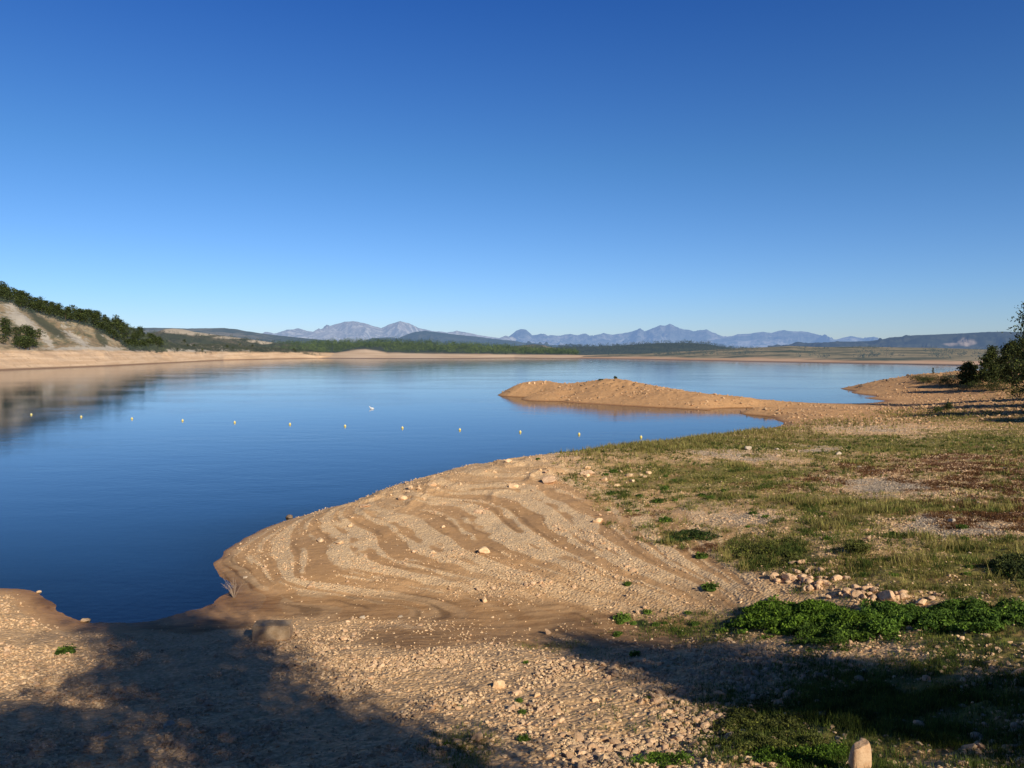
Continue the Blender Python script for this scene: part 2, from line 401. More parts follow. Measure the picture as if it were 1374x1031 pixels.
# ------------------------------------------------------------------ water
wdist = np.concatenate([np.exp(np.linspace(math.log(4), math.log(400), 420, endpoint=False)), np.exp(np.linspace(math.log(400), math.log(60000), 40))])
wang = np.radians(np.concatenate([np.linspace(-130, -40, 20, endpoint=False), np.linspace(-40, 40, 320, endpoint=False), np.linspace(40, 130, 20)]))
WD, WA = np.meshgrid(wdist, wang, indexing='ij')
wx_, wy_ = (WD * np.sin(WA)).ravel(), (WD * np.cos(WA)).ravel()
wh = base_h(wx_, wy_); e = sstep(240, 330, WD.ravel()); wh = wh * (1 - e) - 6 * e
depth = np.clip(-wh, 0, 6)
wm, nt = new_mat('lake_water'); T = NT(nt)
P = T.pos()
dep = T.attr('depth')
mp = T.node('ShaderNodeMapping', {'Vector': P, 'Scale': (.55, 1.0, 1.0), 'Rotation': (0, 0, .25)}).outputs[0]
r1 = T.noise(2.6, 3, .55, mp); r2 = T.noise(.35, 3, .5, mp); r3 = T.noise(.045, 3, .55, mp)
calm = T.ramp(r3, .38, .66)
hh = T.math('ADD', T.math('MULTIPLY', r1, .30), T.math('MULTIPLY', r2, .6))
nb = T.node('ShaderNodeBump', {'Height': hh, 'Strength': T.math('ADD', .10, T.math('MULTIPLY', calm, .22)), 'Distance': .12}).outputs[0]
body = T.node('ShaderNodeBsdfDiffuse', {'Color': (.008, .034, .10, 1)}).outputs[0]
clear = T.node('ShaderNodeBsdfTransparent', {'Color': (.72, .80, .88, 1)}).outputs[0]
opaq = T.ramp(dep, -.15, 1.9)
under = T.node('ShaderNodeMixShader', {0: opaq, 1: clear, 2: body}).outputs[0]
fr = T.node('ShaderNodeFresnel', {'IOR': 1.333, 'Normal': nb}).outputs[0]
gl = T.node('ShaderNodeBsdfGlossy', {'Color': (.92, .94, .96, 1), 'Roughness': .06, 'Normal': nb}).outputs[0]
T.out(T.node('ShaderNodeMixShader', {0: fr, 1: under, 2: gl}).outputs[0])
me = np_mesh('reservoir_water', np.c_[wx_, wy_, np.zeros_like(wx_)], grid_faces(len(wdist), len(wang)), wm, True, {'depth': depth})
set_props(link('water', me), 'calm deep blue reservoir water', kind='structure')

# ------------------------------------------------------------------ far land: each range a height field of its own
def poly(pts, xs):
    p = np.array(pts, float); return np.interp(xs, p[:, 0], p[:, 1])

def land(name, label, px0, px1, step, rows, mat, sub=8, amp=0.0, freq=.02, gully=0.0, seed=0, masks=None, jag=0.0):
    """rows: list of (y-polyline or None, depth polyline/number or None (=water level), height or None)"""
    xs = np.arange(px0, px1 + step, step, dtype=float)
    R_ = []
    for yp, dpt, z in rows:
        if yp is not None and dpt is None:
            x, y, zz = gp(xs, poly(yp, xs), 0.0)
        elif yp is not None:
            d = poly(dpt, xs) if isinstance(dpt, list) else np.full_like(xs, dpt)
            yy = poly(yp, xs)
            if jag: yy = yy + jag * fbm(xs * .11, xs * 0 + seed, 5, seed, .6)
            x, y, zz = dp(xs, yy, d)
        else:
            d = poly(dpt, xs) if isinstance(dpt, list) else np.full_like(xs, dpt)
            x = ray(xs, 470)[0] * d; y = d; zz = np.full_like(xs, z)
        R_.append(np.stack([x, y, zz], -1))
    V = []; tt = []
    for k in range(len(R_) - 1):
        n = sub if k < len(R_) - 2 else max(3, sub // 2)
        for i in range(n):
            t = i / n; V.append(R_[k] * (1 - t) + R_[k + 1] * t); tt.append(k + t)
    V.append(R_[-1]); tt.append(len(R_) - 1.0)
    V = np.array(V); tt = np.array(tt)[:, None] + 0 * V[:, :, 0]
    x, y = V[..., 0], V[..., 1]
    top = len(rows) - 2
    win = sstep(0, 8, V[..., 2]) * (1 - .97 * np.exp(-((tt - top) / .17) ** 2))
    if amp: V[..., 2] += amp * win * fbm(x * freq, y * freq, 5, seed)
    if gully:
        g_ = ridged(x * freq * 1.6 + fbm(x * freq, y * freq, 2, seed + 9), y * freq * .8, 5, seed + 3)
        V[..., 2] += gully * win * (g_ - .45)
    at = {'tt': tt.ravel()}
    if masks: at.update(masks(x.ravel(), y.ravel(), V[..., 2].ravel(), tt.ravel()))
    me = np_mesh(name, V.reshape(-1, 3), grid_faces(V.shape[0], V.shape[1]), mat, True, at)
    o = link(name, me); set_props(o, label, kind='structure')
    return V

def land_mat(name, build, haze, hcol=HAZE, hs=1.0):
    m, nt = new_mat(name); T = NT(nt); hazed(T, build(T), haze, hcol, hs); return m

def mountain_build(c0, c1, c2, sc):
    def b(T):
        P = T.pos(); n = T.noise(sc, 8, .65, P); n2 = T.noise(sc * 6, 6, .65, P)
        col = T.mix(T.ramp(n, .4, .62), c0, c1); col = T.mix(T.ramp(n2, .45, .62), col, c2)
        return T.bsdf(col, 1.0, T.bump(T.math('ADD', n, T.math('MULTIPLY', n2, .5)), 1.0, 120 if sc < .002 else 25), .0)
    return b

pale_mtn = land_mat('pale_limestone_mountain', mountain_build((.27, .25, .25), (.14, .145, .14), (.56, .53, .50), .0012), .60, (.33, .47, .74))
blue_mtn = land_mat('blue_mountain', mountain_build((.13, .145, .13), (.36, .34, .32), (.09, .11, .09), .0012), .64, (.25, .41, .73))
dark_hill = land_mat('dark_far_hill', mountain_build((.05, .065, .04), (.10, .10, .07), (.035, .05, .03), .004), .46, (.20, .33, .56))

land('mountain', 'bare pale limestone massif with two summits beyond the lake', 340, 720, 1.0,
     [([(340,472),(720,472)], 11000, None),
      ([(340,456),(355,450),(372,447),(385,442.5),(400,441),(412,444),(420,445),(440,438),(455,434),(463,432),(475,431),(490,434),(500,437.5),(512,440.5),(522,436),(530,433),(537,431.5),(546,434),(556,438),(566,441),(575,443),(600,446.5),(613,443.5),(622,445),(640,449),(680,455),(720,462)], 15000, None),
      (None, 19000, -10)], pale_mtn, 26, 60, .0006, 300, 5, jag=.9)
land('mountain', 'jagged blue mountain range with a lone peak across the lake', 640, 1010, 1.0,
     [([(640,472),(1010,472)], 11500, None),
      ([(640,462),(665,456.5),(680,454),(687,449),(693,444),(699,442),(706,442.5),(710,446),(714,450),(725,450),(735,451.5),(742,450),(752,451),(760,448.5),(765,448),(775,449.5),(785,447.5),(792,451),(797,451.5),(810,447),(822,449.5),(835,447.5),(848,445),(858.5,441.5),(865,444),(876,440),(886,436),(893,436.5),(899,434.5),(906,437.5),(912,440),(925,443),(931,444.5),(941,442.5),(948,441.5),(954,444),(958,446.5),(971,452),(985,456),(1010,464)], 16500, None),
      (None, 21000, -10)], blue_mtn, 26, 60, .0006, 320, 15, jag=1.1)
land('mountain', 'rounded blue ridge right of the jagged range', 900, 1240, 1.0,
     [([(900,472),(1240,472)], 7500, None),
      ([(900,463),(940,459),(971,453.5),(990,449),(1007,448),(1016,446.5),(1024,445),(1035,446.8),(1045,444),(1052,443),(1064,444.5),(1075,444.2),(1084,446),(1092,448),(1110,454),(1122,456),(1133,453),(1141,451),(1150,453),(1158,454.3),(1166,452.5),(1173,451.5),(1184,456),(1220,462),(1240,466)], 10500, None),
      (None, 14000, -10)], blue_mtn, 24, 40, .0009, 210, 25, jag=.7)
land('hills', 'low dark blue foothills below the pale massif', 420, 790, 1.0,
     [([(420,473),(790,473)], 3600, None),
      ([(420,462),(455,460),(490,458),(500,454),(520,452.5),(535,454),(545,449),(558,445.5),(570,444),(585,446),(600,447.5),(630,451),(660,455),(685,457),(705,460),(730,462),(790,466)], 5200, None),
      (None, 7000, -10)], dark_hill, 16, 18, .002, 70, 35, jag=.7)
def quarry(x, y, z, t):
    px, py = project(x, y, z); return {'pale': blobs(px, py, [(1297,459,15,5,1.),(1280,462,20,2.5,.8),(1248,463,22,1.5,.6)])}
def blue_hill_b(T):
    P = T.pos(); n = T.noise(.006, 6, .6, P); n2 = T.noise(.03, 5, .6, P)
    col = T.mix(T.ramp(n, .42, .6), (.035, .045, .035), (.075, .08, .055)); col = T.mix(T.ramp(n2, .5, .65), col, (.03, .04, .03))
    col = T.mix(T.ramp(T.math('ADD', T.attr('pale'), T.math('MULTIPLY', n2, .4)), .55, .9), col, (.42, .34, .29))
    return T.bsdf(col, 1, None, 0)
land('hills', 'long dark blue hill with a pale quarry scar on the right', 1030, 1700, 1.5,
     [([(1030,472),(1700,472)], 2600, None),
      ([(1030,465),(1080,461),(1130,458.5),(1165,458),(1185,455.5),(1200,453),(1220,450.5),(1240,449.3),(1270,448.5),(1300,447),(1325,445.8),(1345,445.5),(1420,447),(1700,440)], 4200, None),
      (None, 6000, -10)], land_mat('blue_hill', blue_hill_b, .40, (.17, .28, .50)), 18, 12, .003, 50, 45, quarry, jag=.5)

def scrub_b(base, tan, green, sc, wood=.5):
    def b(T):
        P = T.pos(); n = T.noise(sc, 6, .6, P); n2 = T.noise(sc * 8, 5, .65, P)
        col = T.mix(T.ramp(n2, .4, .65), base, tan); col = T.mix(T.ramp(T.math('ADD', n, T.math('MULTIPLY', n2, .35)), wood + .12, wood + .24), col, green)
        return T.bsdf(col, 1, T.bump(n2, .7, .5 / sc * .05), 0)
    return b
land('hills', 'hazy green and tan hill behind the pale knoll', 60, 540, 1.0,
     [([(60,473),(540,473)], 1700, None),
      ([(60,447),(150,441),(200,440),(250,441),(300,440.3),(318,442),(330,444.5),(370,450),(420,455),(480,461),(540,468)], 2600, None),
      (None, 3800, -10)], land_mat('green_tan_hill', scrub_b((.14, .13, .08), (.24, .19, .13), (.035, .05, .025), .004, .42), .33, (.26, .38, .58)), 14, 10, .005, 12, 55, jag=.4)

# right plain
def beach_masks(bank_lo, bank_hi):
    def f(x, y, z, t): return {'bank': sstep(bank_lo, bank_hi, z + .9 * fbm(x * .03, y * .03, 4, 3))}
    return f
def shore_land_b(bank, bank2, base, tan, green, sc, wood=.45):
    def b(T):
        P = T.pos(); n = T.noise(sc, 6, .6, P); n2 = T.noise(sc * 7, 5, .65, P)
        up = T.mix(T.ramp(n2, .4, .65), base, tan); up = T.mix(T.ramp(T.math('ADD', n, T.math('MULTIPLY', n2, .35)), wood + .1, wood + .22), up, green)
        zc = T.node('ShaderNodeSeparateXYZ', {'Vector': P}).outputs[2]
        lay = T.noise(.02, 4, .6, T.node('ShaderNodeMapping', {'Vector': P, 'Scale': (1, 1, 28)}).outputs[0])
        bk = T.mix(T.ramp(lay, .4, .62), bank, bank2)
        bk = T.mix(T.ramp(zc, 1.0, .2), bk, (.22, .13, .075))
        col = T.mix(T.attr('bank'), bk, up)
        return T.bsdf(col, 1, T.bump(n2, .6, .6), 0)
    return b
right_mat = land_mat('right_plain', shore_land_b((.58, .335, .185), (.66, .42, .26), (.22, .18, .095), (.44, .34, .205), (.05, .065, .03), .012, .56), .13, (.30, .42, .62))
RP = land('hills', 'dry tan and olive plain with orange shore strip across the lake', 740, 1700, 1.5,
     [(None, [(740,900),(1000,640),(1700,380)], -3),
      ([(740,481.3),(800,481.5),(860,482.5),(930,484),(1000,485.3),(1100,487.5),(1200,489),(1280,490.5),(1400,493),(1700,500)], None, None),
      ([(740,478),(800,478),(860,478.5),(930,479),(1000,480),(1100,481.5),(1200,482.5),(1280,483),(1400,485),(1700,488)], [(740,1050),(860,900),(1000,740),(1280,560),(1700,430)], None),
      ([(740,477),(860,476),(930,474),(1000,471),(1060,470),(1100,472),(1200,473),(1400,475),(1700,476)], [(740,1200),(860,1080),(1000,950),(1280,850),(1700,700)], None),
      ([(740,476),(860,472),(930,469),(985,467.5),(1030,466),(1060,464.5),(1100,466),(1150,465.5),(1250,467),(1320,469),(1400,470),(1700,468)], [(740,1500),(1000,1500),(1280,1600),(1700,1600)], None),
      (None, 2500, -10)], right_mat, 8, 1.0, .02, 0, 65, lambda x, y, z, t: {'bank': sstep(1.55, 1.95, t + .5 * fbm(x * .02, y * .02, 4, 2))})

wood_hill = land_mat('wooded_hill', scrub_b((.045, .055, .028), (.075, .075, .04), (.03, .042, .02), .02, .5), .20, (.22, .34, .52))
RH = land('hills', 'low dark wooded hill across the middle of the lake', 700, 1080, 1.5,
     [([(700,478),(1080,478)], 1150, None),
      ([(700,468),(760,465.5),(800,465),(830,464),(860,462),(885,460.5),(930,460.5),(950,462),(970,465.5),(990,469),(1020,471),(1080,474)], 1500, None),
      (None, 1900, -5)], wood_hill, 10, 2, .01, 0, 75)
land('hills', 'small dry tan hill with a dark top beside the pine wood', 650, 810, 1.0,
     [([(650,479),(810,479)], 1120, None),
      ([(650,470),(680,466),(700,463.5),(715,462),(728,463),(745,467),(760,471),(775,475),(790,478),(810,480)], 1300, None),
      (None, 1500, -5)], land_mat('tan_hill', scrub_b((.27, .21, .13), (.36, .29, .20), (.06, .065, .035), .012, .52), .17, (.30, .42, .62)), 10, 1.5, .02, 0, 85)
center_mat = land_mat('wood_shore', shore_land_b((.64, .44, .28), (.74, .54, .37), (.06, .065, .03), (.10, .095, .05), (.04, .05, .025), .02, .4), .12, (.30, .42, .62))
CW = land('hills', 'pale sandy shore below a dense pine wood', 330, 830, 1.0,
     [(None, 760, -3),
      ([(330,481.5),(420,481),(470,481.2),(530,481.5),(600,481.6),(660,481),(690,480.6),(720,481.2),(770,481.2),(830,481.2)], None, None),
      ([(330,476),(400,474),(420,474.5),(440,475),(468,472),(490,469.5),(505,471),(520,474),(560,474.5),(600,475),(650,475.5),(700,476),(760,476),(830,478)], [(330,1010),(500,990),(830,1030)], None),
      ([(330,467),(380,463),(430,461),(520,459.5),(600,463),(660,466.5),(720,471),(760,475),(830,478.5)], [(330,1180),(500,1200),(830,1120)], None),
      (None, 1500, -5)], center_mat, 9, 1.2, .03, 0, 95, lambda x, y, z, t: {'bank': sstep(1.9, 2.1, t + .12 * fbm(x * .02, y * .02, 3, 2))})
def knoll_mask(x, y, z, t):
    px, py = project(x, y, z); return {'bank': blobs(px, py, [(238,444,22,4,1.),(270,448,26,2.5,1.),(310,453,25,2,.9),(345,458,14,2,1.),(356,460,10,2,1.)])}
def knoll_b(T):
    P = T.pos(); n = T.noise(.02, 6, .6, P); n2 = T.noise(.15, 5, .65, P)
    up = T.mix(T.ramp(n, .42, .6), (.06, .066, .03), (.16, .13, .08)); up = T.mix(T.ramp(n2, .52, .65), up, (.035, .045, .02))
    col = T.mix(T.ramp(T.math('ADD', T.attr('bank'), T.math('MULTIPLY', n2, .5)), .5, .85), up, (.52, .43, .33))
    return T.bsdf(col, 1, T.bump(n2, .7, 1.0), 0)
KN = land('hills', 'scrubby knoll with a pale bare top behind the left shore', 150, 480, 1.0,
     [([(150,476),(480,476)], [(150,640),(250,760),(350,960),(480,1060)], None),
      ([(150,457),(185,450),(212,445),(220,442),(232,441),(245,442),(262,445.5),(300,451),(340,456),(360,459),(400,464),(480,471)], [(150,900),(300,1010),(480,1180)], None),
      (None, 1500, -5)], land_mat('knoll', knoll_b, .10, (.30, .42, .62)), 14, 2.0, .03, 3.5, 105, knoll_mask)
# left shore with its wooded hill
def left_mask(x, y, z, t):
    px, py = project(x, y, z)
    bare = sstep(-3, 4, py - np.interp(px, [-60, 0, 18, 30, 55, 80, 120, 140, 165, 178], [404, 404, 407, 416, 423, 429, 438, 448, 463, 474]) + 2.5 * fbm(x * .05, y * .05, 3, 8)) * (px > -60)
    rock = blobs(px, py, [(30,430,26,7,1.,35),(62,455,16,5,1.,50),(100,452,30,5,.8,35),(20,410,16,6,.8),(120,468,70,2.5,1.),(230,471,60,2.5,.9)])
    green = blobs(px, py, [(64,438,34,6,1.,36),(136,455,14,6,.9,50),(90,448,20,4,.6,36)])
    n_ = fbm(x * .03, y * .03, 4, 3)
    return {'bank': sstep(8.5, 10.5, z + 1.2 * n_ + np.clip((px - 200) * .012, 0, 6)), 'bare': bare, 'rock': rock, 'green': green}
def left_b(T):
    P = T.pos(); n = T.noise(.05, 6, .65, P); n2 = T.noise(.35, 5, .65, P)
    wood = T.mix(T.ramp(n, .42, .6), (.05, .055, .025), (.10, .09, .045))
    n3 = T.noise(.16, 6, .7, T.node('ShaderNodeMapping', {'Vector': P, 'Scale': (1, .4, .4)}).outputs[0]); slope = T.mix(T.ramp(n, .4, .62), (.30, .21, .115), (.44, .34, .21)); slope = T.mix(T.ramp(n2, .5, .62), slope, (.19, .16, .09)); slope = T.mix(T.ramp(n3, .50, .62), slope, (.14, .125, .06))
    up = T.mix(T.ramp(T.math('ADD', T.attr('bare'), T.math('MULTIPLY', n, .3)), .42, .62), wood, slope)
    up = T.mix(T.ramp(T.math('ADD', T.attr('green'), T.math('MULTIPLY', T.math('ADD', n2, n), .5)), .72, 1.15), up, (.085, .08, .035))
    up = T.mix(T.ramp(T.math('ADD', T.attr('rock'), T.math('MULTIPLY', T.math('SUBTRACT', T.math('ADD', n2, n), .7), 2.2)), .85, 1.35), up, (.50, .44, .37))
    zc = T.node('ShaderNodeSeparateXYZ', {'Vector': P}).outputs[2]
    lay = T.noise(.03, 5, .6, T.node('ShaderNodeMapping', {'Vector': P, 'Scale': (1, 1, 22)}).outputs[0])
    bk = T.mix(T.ramp(lay, .38, .62), (.74, .52, .34), (.62, .41, .25)); bk = T.mix(T.ramp(n2, .55, .7), bk, (.50, .33, .20))
    bk = T.mix(T.ramp(zc, 1.0, .3), bk, (.30, .18, .10))
    return T.bsdf(T.mix(T.attr('bank'), bk, up), 1, T.bump(T.math('ADD', n2, n), .8, .8), 0)
LH_D = [(-400,520),(0,570),(100,590),(200,640),(230,700),(300,900),(370,1000),(480,1080)]
LH = land('hills', 'left shore with sandy bank and steep half bare hillside', -400, 480, 1.0,
     [(None, [(-400,250),(0,330),(300,600),(480,760)], -3),
      ([(-400,512),(0,497),(75,494),(140,491.5),(200,488.5),(250,486),(300,483.5),(370,482),(430,481),(480,481)], None, None),
      ([(-400,474),(0,471),(75,471),(140,471),(200,472),(260,473),(310,471),(340,473),(370,474),(430,476.5),(480,479)], [(-400,300),(0,412),(75,458),(140,510),(200,595),(260,690),(310,800),(370,900),(480,990)], None),
      ([(-400,440),(0,445),(75,452),(140,461),(200,468),(260,467),(300,468),(370,470),(480,477)], [(-400,400),(0,480),(75,510),(140,550),(200,615),(260,740),(300,845),(370,940),(480,1020)], None),
      ([(-400,340),(0,390),(20,396),(40,403),(60,411),(80,416.5),(100,422),(140,430),(170,438),(185,445),(200,454),(215,460),(250,462),(300,462),(370,467),(480,474)], LH_D, None),
      (None, [(-400,800),(0,850),(480,1300)], -5)], land_mat('left_hill', left_b, .07, (.30, .42, .62)), 14, 2.2, .03, 3.0, 115, left_mask)

# ------------------------------------------------------------------ vegetation helpers
def leaf_mat(name, dark, light, sat=1.0, trans=.25):
    m, nt = new_mat(name); T = NT(nt)
    oi = T.node('ShaderNodeObjectInfo').outputs['Random']
    P = T.pos(); n = T.noise(1.7, 4, .6, P); n2 = T.noise(.4, 3, .5, P)
    col = T.mix(T.ramp(n, .35, .68), dark, light)
    col = T.mix(T.math('MULTIPLY', T.ramp(n2, .4, .7), .45), col, tuple(c * .6 for c in dark))
    ri = T.node('ShaderNodeNewGeometry').outputs['Random Per Island']
    col = T.mix(T.math('MULTIPLY', T.ramp(ri, .80, 1.0), .55), col, tuple(min(.5, c * 1.5 + .04) for c in light[:2]) + (light[2],))
    col = T.hsv(col, .5, sat, T.math('ADD', .5, T.math('ADD', T.math('MULTIPLY', oi, .45), T.math('MULTIPLY', ri, .55))))
    b = T.bsdf(col, .75, None, .2)
    t = T.node('ShaderNodeBsdfTranslucent', {'Color': col}).outputs[0]
    T.out(T.node('ShaderNodeMixShader', {0: trans, 1: b, 2: t}).outputs[0])
    return m
bark, nt = new_mat('bark'); T = NT(nt)
_n = T.noise(9, 5, .6, T.node('ShaderNodeMapping', {'Vector': T.pos(), 'Scale': (1, 1, .2)}).outputs[0])
T.out(T.bsdf(T.mix(_n, (.06, .042, .03), (.17, .12, .085)), .95, T.bump(_n, .8, .03)))

def cards(cent, size, up=None, jitter=1.0, tri=False):
    """many small leaf-shaped faces at the given centres"""
    n = len(cent)
    Rm = rand_rot(n)
    size = np.broadcast_to(size, (n,))
    L = np.array([[-1, 0, 0], [-.1, -.42, .05], [1, 0, 0], [.1, .42, .05]])
    V = np.einsum('nij,kj->nki', Rm, L) * size[:, None, None] * .5 + cent[:, None]
    Fc = np.arange(n * 4).reshape(n, 4)
    return V.reshape(-1, 3), Fc

def tube(path, rad, seg=7):
    path = np.array(path, float); V = []; Fc = []
    for i, p in enumerate(path):
        t = path[min(i + 1, len(path) - 1)] - path[max(i - 1, 0)]; t /= np.linalg.norm(t) + 1e-9
        a = np.cross(t, [0.31, .95, .05]); a /= np.linalg.norm(a); b = np.cross(t, a)
        for k in range(seg):
            w_ = 2 * math.pi * k / seg; V.append(p + rad[i] * (math.cos(w_) * a + math.sin(w_) * b))
    for i in range(len(path) - 1):
        for k in range(seg):
            k2 = (k + 1) % seg; Fc.append([i * seg + k, i * seg + k2, (i + 1) * seg + k2, (i + 1) * seg + k])
    return np.array(V), np.array(Fc)

def merge(parts):
    V = []; Fc = []; o = 0
    for v, f in parts:
        V.append(v); Fc.append(f + o); o += len(v)
    return np.concatenate(V), np.concatenate(Fc)

def tree_meshes(name, Ht, spread, mat, seed, nclump=70, per=60, leaf=.22, low=.25, shape='pine', clump=.55):
    """tapered trunk with limbs, and a crown of leaf-sized faces gathered in clumps"""
    r = np.random.default_rng(seed)
    lean = r.normal(0, .03, 2) * Ht
    zs = np.linspace(0, Ht * .93, 9)
    path = [(lean[0] * (z / Ht) ** 2 + .02 * Ht * math.sin(z * 1.1 + seed), lean[1] * (z / Ht) ** 2 + .02 * Ht * math.cos(z * .9 + seed), z) for z in zs]
    path[0] = (0, 0, -.3)
    parts = [tube(path, [max(.015, .026 * Ht * (1 - .93 * i / 8)) for i in range(9)], 8)]
    cents = []
    for i in range(nclump):
        h = low + (1 - low) * (i + r.uniform(0, 1)) / nclump
        if shape == 'pine': prof = (1.0 - ((h - low) / (1 - low)) ** 1.4) * .9 + .12
        else: prof = math.sqrt(max(.03, 1 - ((h - (low + .42 * (1 - low))) / (.62 * (1 - low))) ** 2))
        a = i * 2.4 + r.normal(0, .5); rr = spread * prof * r.uniform(.45, 1.08)
        zi = h * Ht; k = min(8, h * .97 / .93 * 8); k0 = int(min(7, math.floor(k)))
        p0 = np.array(path[k0]) + (np.array(path[k0 + 1]) - np.array(path[k0])) * min(1, k - k0)
        tip = np.array([p0[0] + rr * math.cos(a), p0[1] + rr * math.sin(a), zi + r.uniform(-.05, .09) * Ht])
        start = p0 + np.array([0, 0, -.06 * Ht]) if zi > .1 * Ht else p0
        mid = (start + tip) / 2 + np.array([0, 0, r.uniform(-.02, .03) * Ht])
        parts.append(tube([start, mid, tip], [.008 * Ht, .005 * Ht, .002 * Ht], 4))
        for q, nn in ((1.0, .6), (.62, .4)):
            c = start + (tip - start) * q
            s = spread * clump * r.uniform(.25, .5)
            cents.append(c + r.normal(size=(int(per * nn), 3)) * np.array([s, s, s * .62]))
    cents.append(np.array(path[-1]) + r.normal(size=(per, 3)) * np.array([.16 * spread, .16 * spread, .05 * Ht]))
    cents = np.concatenate(cents)
    tv, tf = merge(parts); cv_, cf = cards(cents, leaf * r.uniform(.6, 1.4, len(cents)))
    return np_mesh(name + '_trunk', tv, tf, bark, True), np_mesh(name + '_crown', cv_, cf, mat, False)

def add_tree(name, meshes, loc, rz, s, label, cat='tree', group=None):
    e = bpy.data.objects.new(name, None); C.objects.link(e); e.location = loc; e.rotation_euler = (0, 0, rz)
    s = s if isinstance(s, tuple) else (s, s, s); e.scale = s; e.empty_display_size = .3
    set_props(e, label, cat, group)
    for nm, me in zip(('trunk', 'crown'), meshes):
        o = link(nm, me); o.parent = e
    return e

pine_green = leaf_mat('pine_foliage', (.028, .046, .016), (.10, .115, .036))
oak_green = leaf_mat('broadleaf_foliage', (.035, .055, .018), (.12, .135, .045))
grey_green = leaf_mat('grey_green_foliage', (.06, .075, .05), (.15, .16, .10))
herb_green = leaf_mat('herb_foliage', (.045, .07, .015), (.12, .165, .034), trans=.3)
small_weed = leaf_mat('small_weed_foliage', (.055, .10, .018), (.15, .24, .038), trans=.3)
weed_green = leaf_mat('weed_foliage', (.075, .145, .018), (.20, .34, .04), trans=.35)
olive_green = leaf_mat('olive_foliage', (.055, .065, .018), (.145, .155, .04))

# trees on the right spit: pixel of the base, depth, height in metres, kind, label
right_trees = [
    (1388,507,118,13.5,4.2,'pine','tall dense green tree cut by the picture edge on the right shore'),
    (1358,502,150,9.0,2.3,'oak','broad bushy tree directly beside the tallest tree on the right shore'),
    (1327,504,160,7.6,1.9,'pine','slender upright tree standing alone in the gap left of the tallest trees'),
    (1300,504,165,4.8,2.0,'oak','small dark rounded tree at the left end of the shore trees'),
    (1376,500,170,8.0,3.0,'oak','dark tree half hidden behind the tallest tree on the right shore'),
    (1342,503,170,4.4,1.6,'oak','low dark tree filling the space behind the slender tree'),
]
for i, (px, py, d, h_, spd, kind, lab) in enumerate(right_trees):
    x, y, _ = dp(px, py, d); z = float(ground_at(x, y)[0])
    ms = tree_meshes('shore_tree', h_, spd, pine_green if kind == 'pine' else oak_green, 20 + i, 40, 130, .45, .08 if kind == 'oak' else .12, kind)
    add_tree('tree', ms, (float(x), float(y), z - .1), i * 1.3, 1.0, lab, 'tree')

# trees standing beside and behind the viewer: they throw the long shadows over the foreground
def sun_pos(p, q): return (.83 * p + .56 * q, .56 * p - .83 * q)
for i, (p, q, h_, spd, low, shape, n, lab) in enumerate([
    (4.8,8.0,12.0,3.3,.22,'oak',190,'broad tree on the bank beside the viewer'),
    (0.0,8.0,8.0,2.7,.05,'oak',110,'low spreading tree on the bank beside the viewer'),
    (14.9,13.0,8.8,2.4,.0,'oak',130,'young bushy tree on the slope right of the viewer'),
    (14.0,9.5,5.8,1.7,.0,'oak',90,'low bush like tree on the slope right of the viewer')]):
    x, y = sun_pos(p, q); z = float(ground_at(x, y)[0])
    ms = tree_meshes('bank_tree', h_, spd, oak_green if shape == 'oak' else pine_green, 60 + i, n, 110, .28, low, shape, .5)
    add_tree('tree', ms, (x, y, z - .1), i, 1.0, lab, 'tree')
for i, (x, y, h_, spd, lab) in enumerate([(66, 89, 8.5, 4.2, 'spreading tree beyond the right edge shading the neck'), (76, 99, 9.0, 4.6, 'second spreading tree beyond the right edge shading the neck'),
                                     (87, 110, 9.5, 4.6, 'third spreading tree beyond the right edge shading the neck'), (64, 76, 6.5, 3.6, 'nearest spreading tree beyond the right edge')]):
    z = float(ground_at(x, y)[0]); ms = tree_meshes('side_tree', h_, spd, oak_green, 80 + i, 80, 90, .5, .03, 'oak')
    add_tree('tree', ms, (x, y, z - .1), i, 1.0, lab)

# ------------------------------------------------------------------ shrubs
def shrub_mesh(name, rad, hgt, mat, n, leaf, seed, nstem=7):
    r = np.random.default_rng(seed)
    c = []
    for i in range(9):
        a = r.uniform(0, 6.28); rr = rad * math.sqrt(r.uniform(0, .8)); hh_ = hgt * r.uniform(.35, .85) * (1 - .4 * rr / rad)
        c.append(np.array([rr * math.cos(a), rr * math.sin(a), hh_]) + r.normal(size=(n // 9, 3)) * np.array([rad * .3, rad * .3, hgt * .2]))
    c = np.concatenate(c); c[:, 2] = np.abs(c[:, 2]) + .02
    v, f = cards(c, leaf * r.uniform(.6, 1.4, len(c)))
    st = [tube([(0, 0, -.05), tuple(np.array([math.cos(k), math.sin(k), 1.3]) * hgt * .3), (rad * .6 * math.cos(k), rad * .6 * math.sin(k), hgt * .7)], [.02 * hgt, .015 * hgt, .006 * hgt], 4) for k in np.linspace(0, 6.28, nstem, endpoint=False)]
    sv, sf = merge(st)
    return np_mesh(name + '_stem', sv, sf, bark), np_mesh(name + '_leaves', v, f, mat)
def add_shrub(name, ms, loc, rz, s, label, cat='shrub', group=None):
    e = bpy.data.objects.new(name, None); C.objects.link(e); e.location = loc; e.rotation_euler = (0, 0, rz); e.scale = (s, s, s); e.empty_display_size = .1
    set_props(e, label, cat, group)
    for nm, me in zip(('stem', 'foliage'), ms): o = link(nm, me); o.parent = e
    return e
